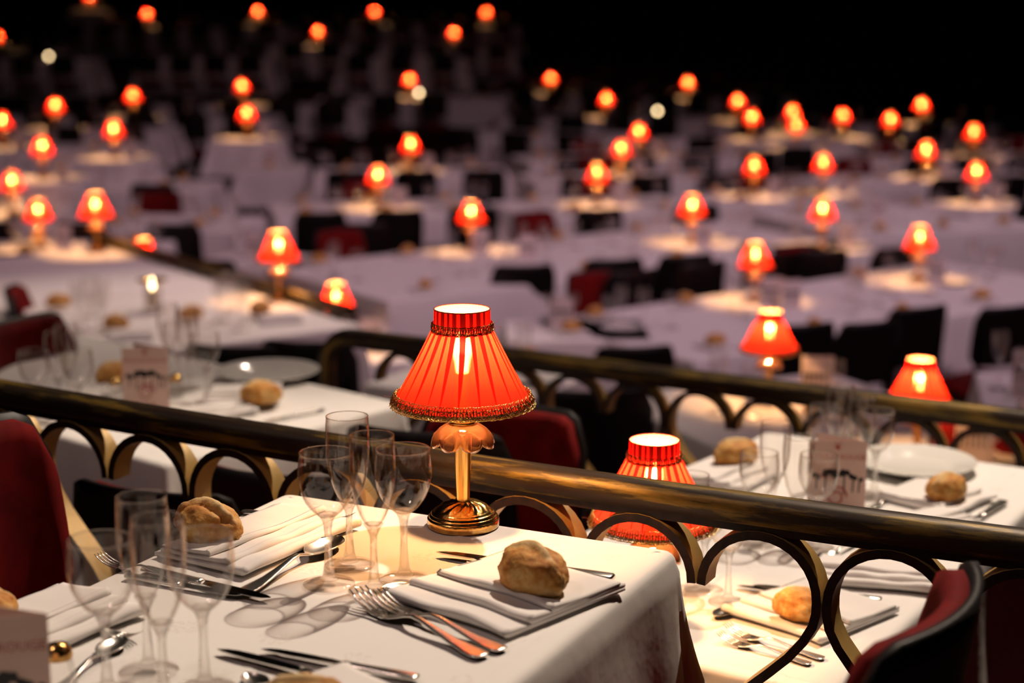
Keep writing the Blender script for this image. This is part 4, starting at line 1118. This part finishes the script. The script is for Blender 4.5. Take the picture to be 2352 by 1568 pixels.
# ---- small things on the second terrace tables
HOLD = make_holder(); place(HOLD, on(352, 716, T2), 0, 'gilt-rimmed clear candle holder on the table beyond the left menu card', 'candle holder')
for i, (x, y, lb) in enumerate([(268, 762, 'bread roll right above the left menu card, on the next table'), (135, 712, 'bread roll farther left on the next table'), (440, 740, 'bread roll beside the candle holder'), (598, 728, 'greenish lit bread roll in front of the orange-footed lamp')]):
    breadroll(i, x, y, T2, .3*i, lb, 1.1)
for i, (x, y) in enumerate([(175, 672), (205, 660), (235, 668), (190, 690), (222, 690)]):
    glass('wine' if i % 2 else 'flute', x, y-25, T2, 'blurred glass in the cluster left of the candle holder', 'glass cluster left of the candle holder', True)
for i, (x, y) in enumerate([(500, 640), (530, 632), (560, 642), (515, 655), (548, 658)]):
    glass('wine' if i % 2 else 'flute', x, y-10, T2, 'blurred warm-lit glass in the cluster left of the orange-footed lamp', 'glass cluster left of the orange-footed lamp', True)
napkin(300, 775, T2, .2, 'white folded napkin under the roll above the left menu card', .9)
napkin(640, 735, T2, .3, 'folded napkin on the table in front of the orange-footed lamp', .9)

# ---- lamp-less clothed tables of the hall: front edge left px, right px, height, half depth
def fchair(px, py, t, deg, lb):
    return chair(px, py, t, deg, lb, proto=CHAIRF)
for x, y, t, d, lb in [(1850, 748, T3, 110, 'black chair back directly right of the blurred lamp over the second rail'), (2010, 742, T3, 115, 'wide black chair back in the right centre'), (2120, 708, T3, 115, 'black chair back overlapping a wide one, right centre'), (2325, 706, T3, 115, 'black chair back at the right picture edge'),
        (1205, 612, T3, 100, 'black chair back right above the big lamp, left of a pair'), (1415, 598, T3, 105, 'black chair back above the second rail, middle of three'), (1582, 588, T3, 110, 'black chair back above the second rail, rightmost of three'), (1888, 577, T3, 100, 'curved black chair back against the bunched cloth'),
        (832, 515, T3, 95, 'black chair back left of the lamp above the big lamp'), (715, 350, T3, 90, 'dark red chair beside the tall cloth end')]:
    fchair(x, y, t, d, lb)
# small white candles seen as bright dots
mb = MB(); lathe(mb, [(.0001, 0), (.03, 0), (.034, .004), (.034, .05), (.031, .05), (.031, .02), (.0001, .02)], 20)
tl = empty('tea_light'); mb.build('glass_cup', THIN, tl); mb = MB(); lathe(mb, [(.0001, .022), (.02, .026), (.024, .042), (.014, .062), (.0001, .075)], 12); mb.build('flame', FL, tl)
for x, y, t, lb in [(1510, 256, T3, 'bright white tea light between far red lamps'), (112, 130, -.285, 'bright white tea light at the upper left'), (962, 214, TL, 'bright pale tea light just below a far red lamp')]:
    place(tl, P(x, y, t+.04)-Vector((0, 0, .04)), 0, lb, 'candle')
# terraces that carry the raised far tables
slab('floor', [(-12, 12.0), (-2.3, 12.0), (-2.1, 15.5), (-1.9, 19.5), (.2, 20.5), (.4, 24.6), (-12, 24.6)], TL, .195)
slab('floor', [(-12, 25.0), (.4, 25.0), (.4, 28.3), (-12, 28.3)], -.285, .56)
slab('floor', [(-12, 28.35), (6, 28.35), (6, 30.8), (-12, 30.8)], -.14, .70)
slab('floor', [(-14, 30.85), (8, 30.85), (8, 40), (-14, 40)], .115, .95)

# ---------------------------------------------------------------- light
def spot(name, loc, tgt, W, c, ang, blend=.6, size=.06):
    l = bpy.data.lights.new(name, 'SPOT'); l.energy = W; l.color = c; l.spot_size = math.radians(ang); l.spot_blend = blend; l.shadow_soft_size = size
    o = bpy.data.objects.new(name, l); col.objects.link(o); o.location = loc
    o.rotation_euler = (Vector(tgt)-Vector(loc)).to_track_quat('-Z', 'Y').to_euler(); return o
spot('key_spot', (1.78, 4.95, 5.4), (-.1, 2.2, .7), 1480, (1, .80, .63), 46, .5, .05)
spot('key_spot', (.3, 9.6, 6.2), (-1.15, 6.3, .2), 900, (1, .78, .62), 38, .7, .08)  # added spot to brighten the left tables before the third rail
spot('added_back_wash', (-4, 23, 6.5), (-2.5, 25.5, 0), 70, (1, .50, .50), 110, .9, .5)  # added spot, lifts the dim draped tables at the rear left
spot('house_spot', (-3.5, 1.0, 6.5), (0, 4.5, 0), 220, (1, .72, .66), 80, .8, .4)
spot('stage_wash', (4.5, 8.5, 7.0), (1.5, 10.0, 0), 430, (1, .66, .82), 95, .9, .5)
spot('stage_wash', (4.2, 2.6, 6.6), (1.4, 11.0, -.4), 900, (1, .64, .78), 62, .8, .5)
spot('stage_wash', (-.5, 3.2, 6.8), (-2.2, 12.0, -.4), 300, (1, .60, .66), 56, .8, .5)
spot('stage_wash', (-2.5, 12.0, 7.5), (-1.0, 12.5, 0), 230, (1, .60, .66), 90, .9, .5)
spot('stage_wash', (7.0, 16.0, 7.5), (3.0, 15.5, 0), 420, (1, .58, .66), 80, .9, .5)
w = bpy.data.worlds.new('dim_hall'); sc.world = w; w.use_nodes = True
w.node_tree.nodes['Background'].inputs[0].default_value = (.015, .006, .006, 1); w.node_tree.nodes['Background'].inputs[1].default_value = 1
# ---------------------------------------------------------------- camera
cd = bpy.data.cameras.new('camera'); cam = bpy.data.objects.new('camera', cd); col.objects.link(cam); sc.camera = cam
cam.location = (0, 0, H+TZ); cam.rotation_euler = (PI/2-TH, 0, 0); cd.sensor_width = 36; cd.lens = F/2352*36
cd.clip_end = 200; cd.dof.use_dof = True; cd.dof.focus_distance = 2.27; cd.dof.aperture_fstop = 2.85; cd.clip_start = .05
vs_ = sc.view_settings; vs_.view_transform = 'Standard'; vs_.look = 'None'; vs_.exposure = 0; vs_.gamma = 1; vs_.use_curve_mapping = False
cy = sc.cycles; cy.use_denoising = True; cy.max_bounces = 6; cy.diffuse_bounces = 2; cy.glossy_bounces = 3; cy.transmission_bounces = 6; cy.transparent_max_bounces = 16; cy.use_adaptive_sampling = True; cy.adaptive_threshold = .02
cy.sample_clamp_indirect = 3; cy.caustics_reflective = False; cy.caustics_refractive = False
# drop prototypes that were never placed
for pr in (LAMPF, WINEF, FLUTEF):
    if pr.name not in USED:
        for ch in list(pr.children): bpy.data.objects.remove(ch)
        bpy.data.objects.remove(pr)
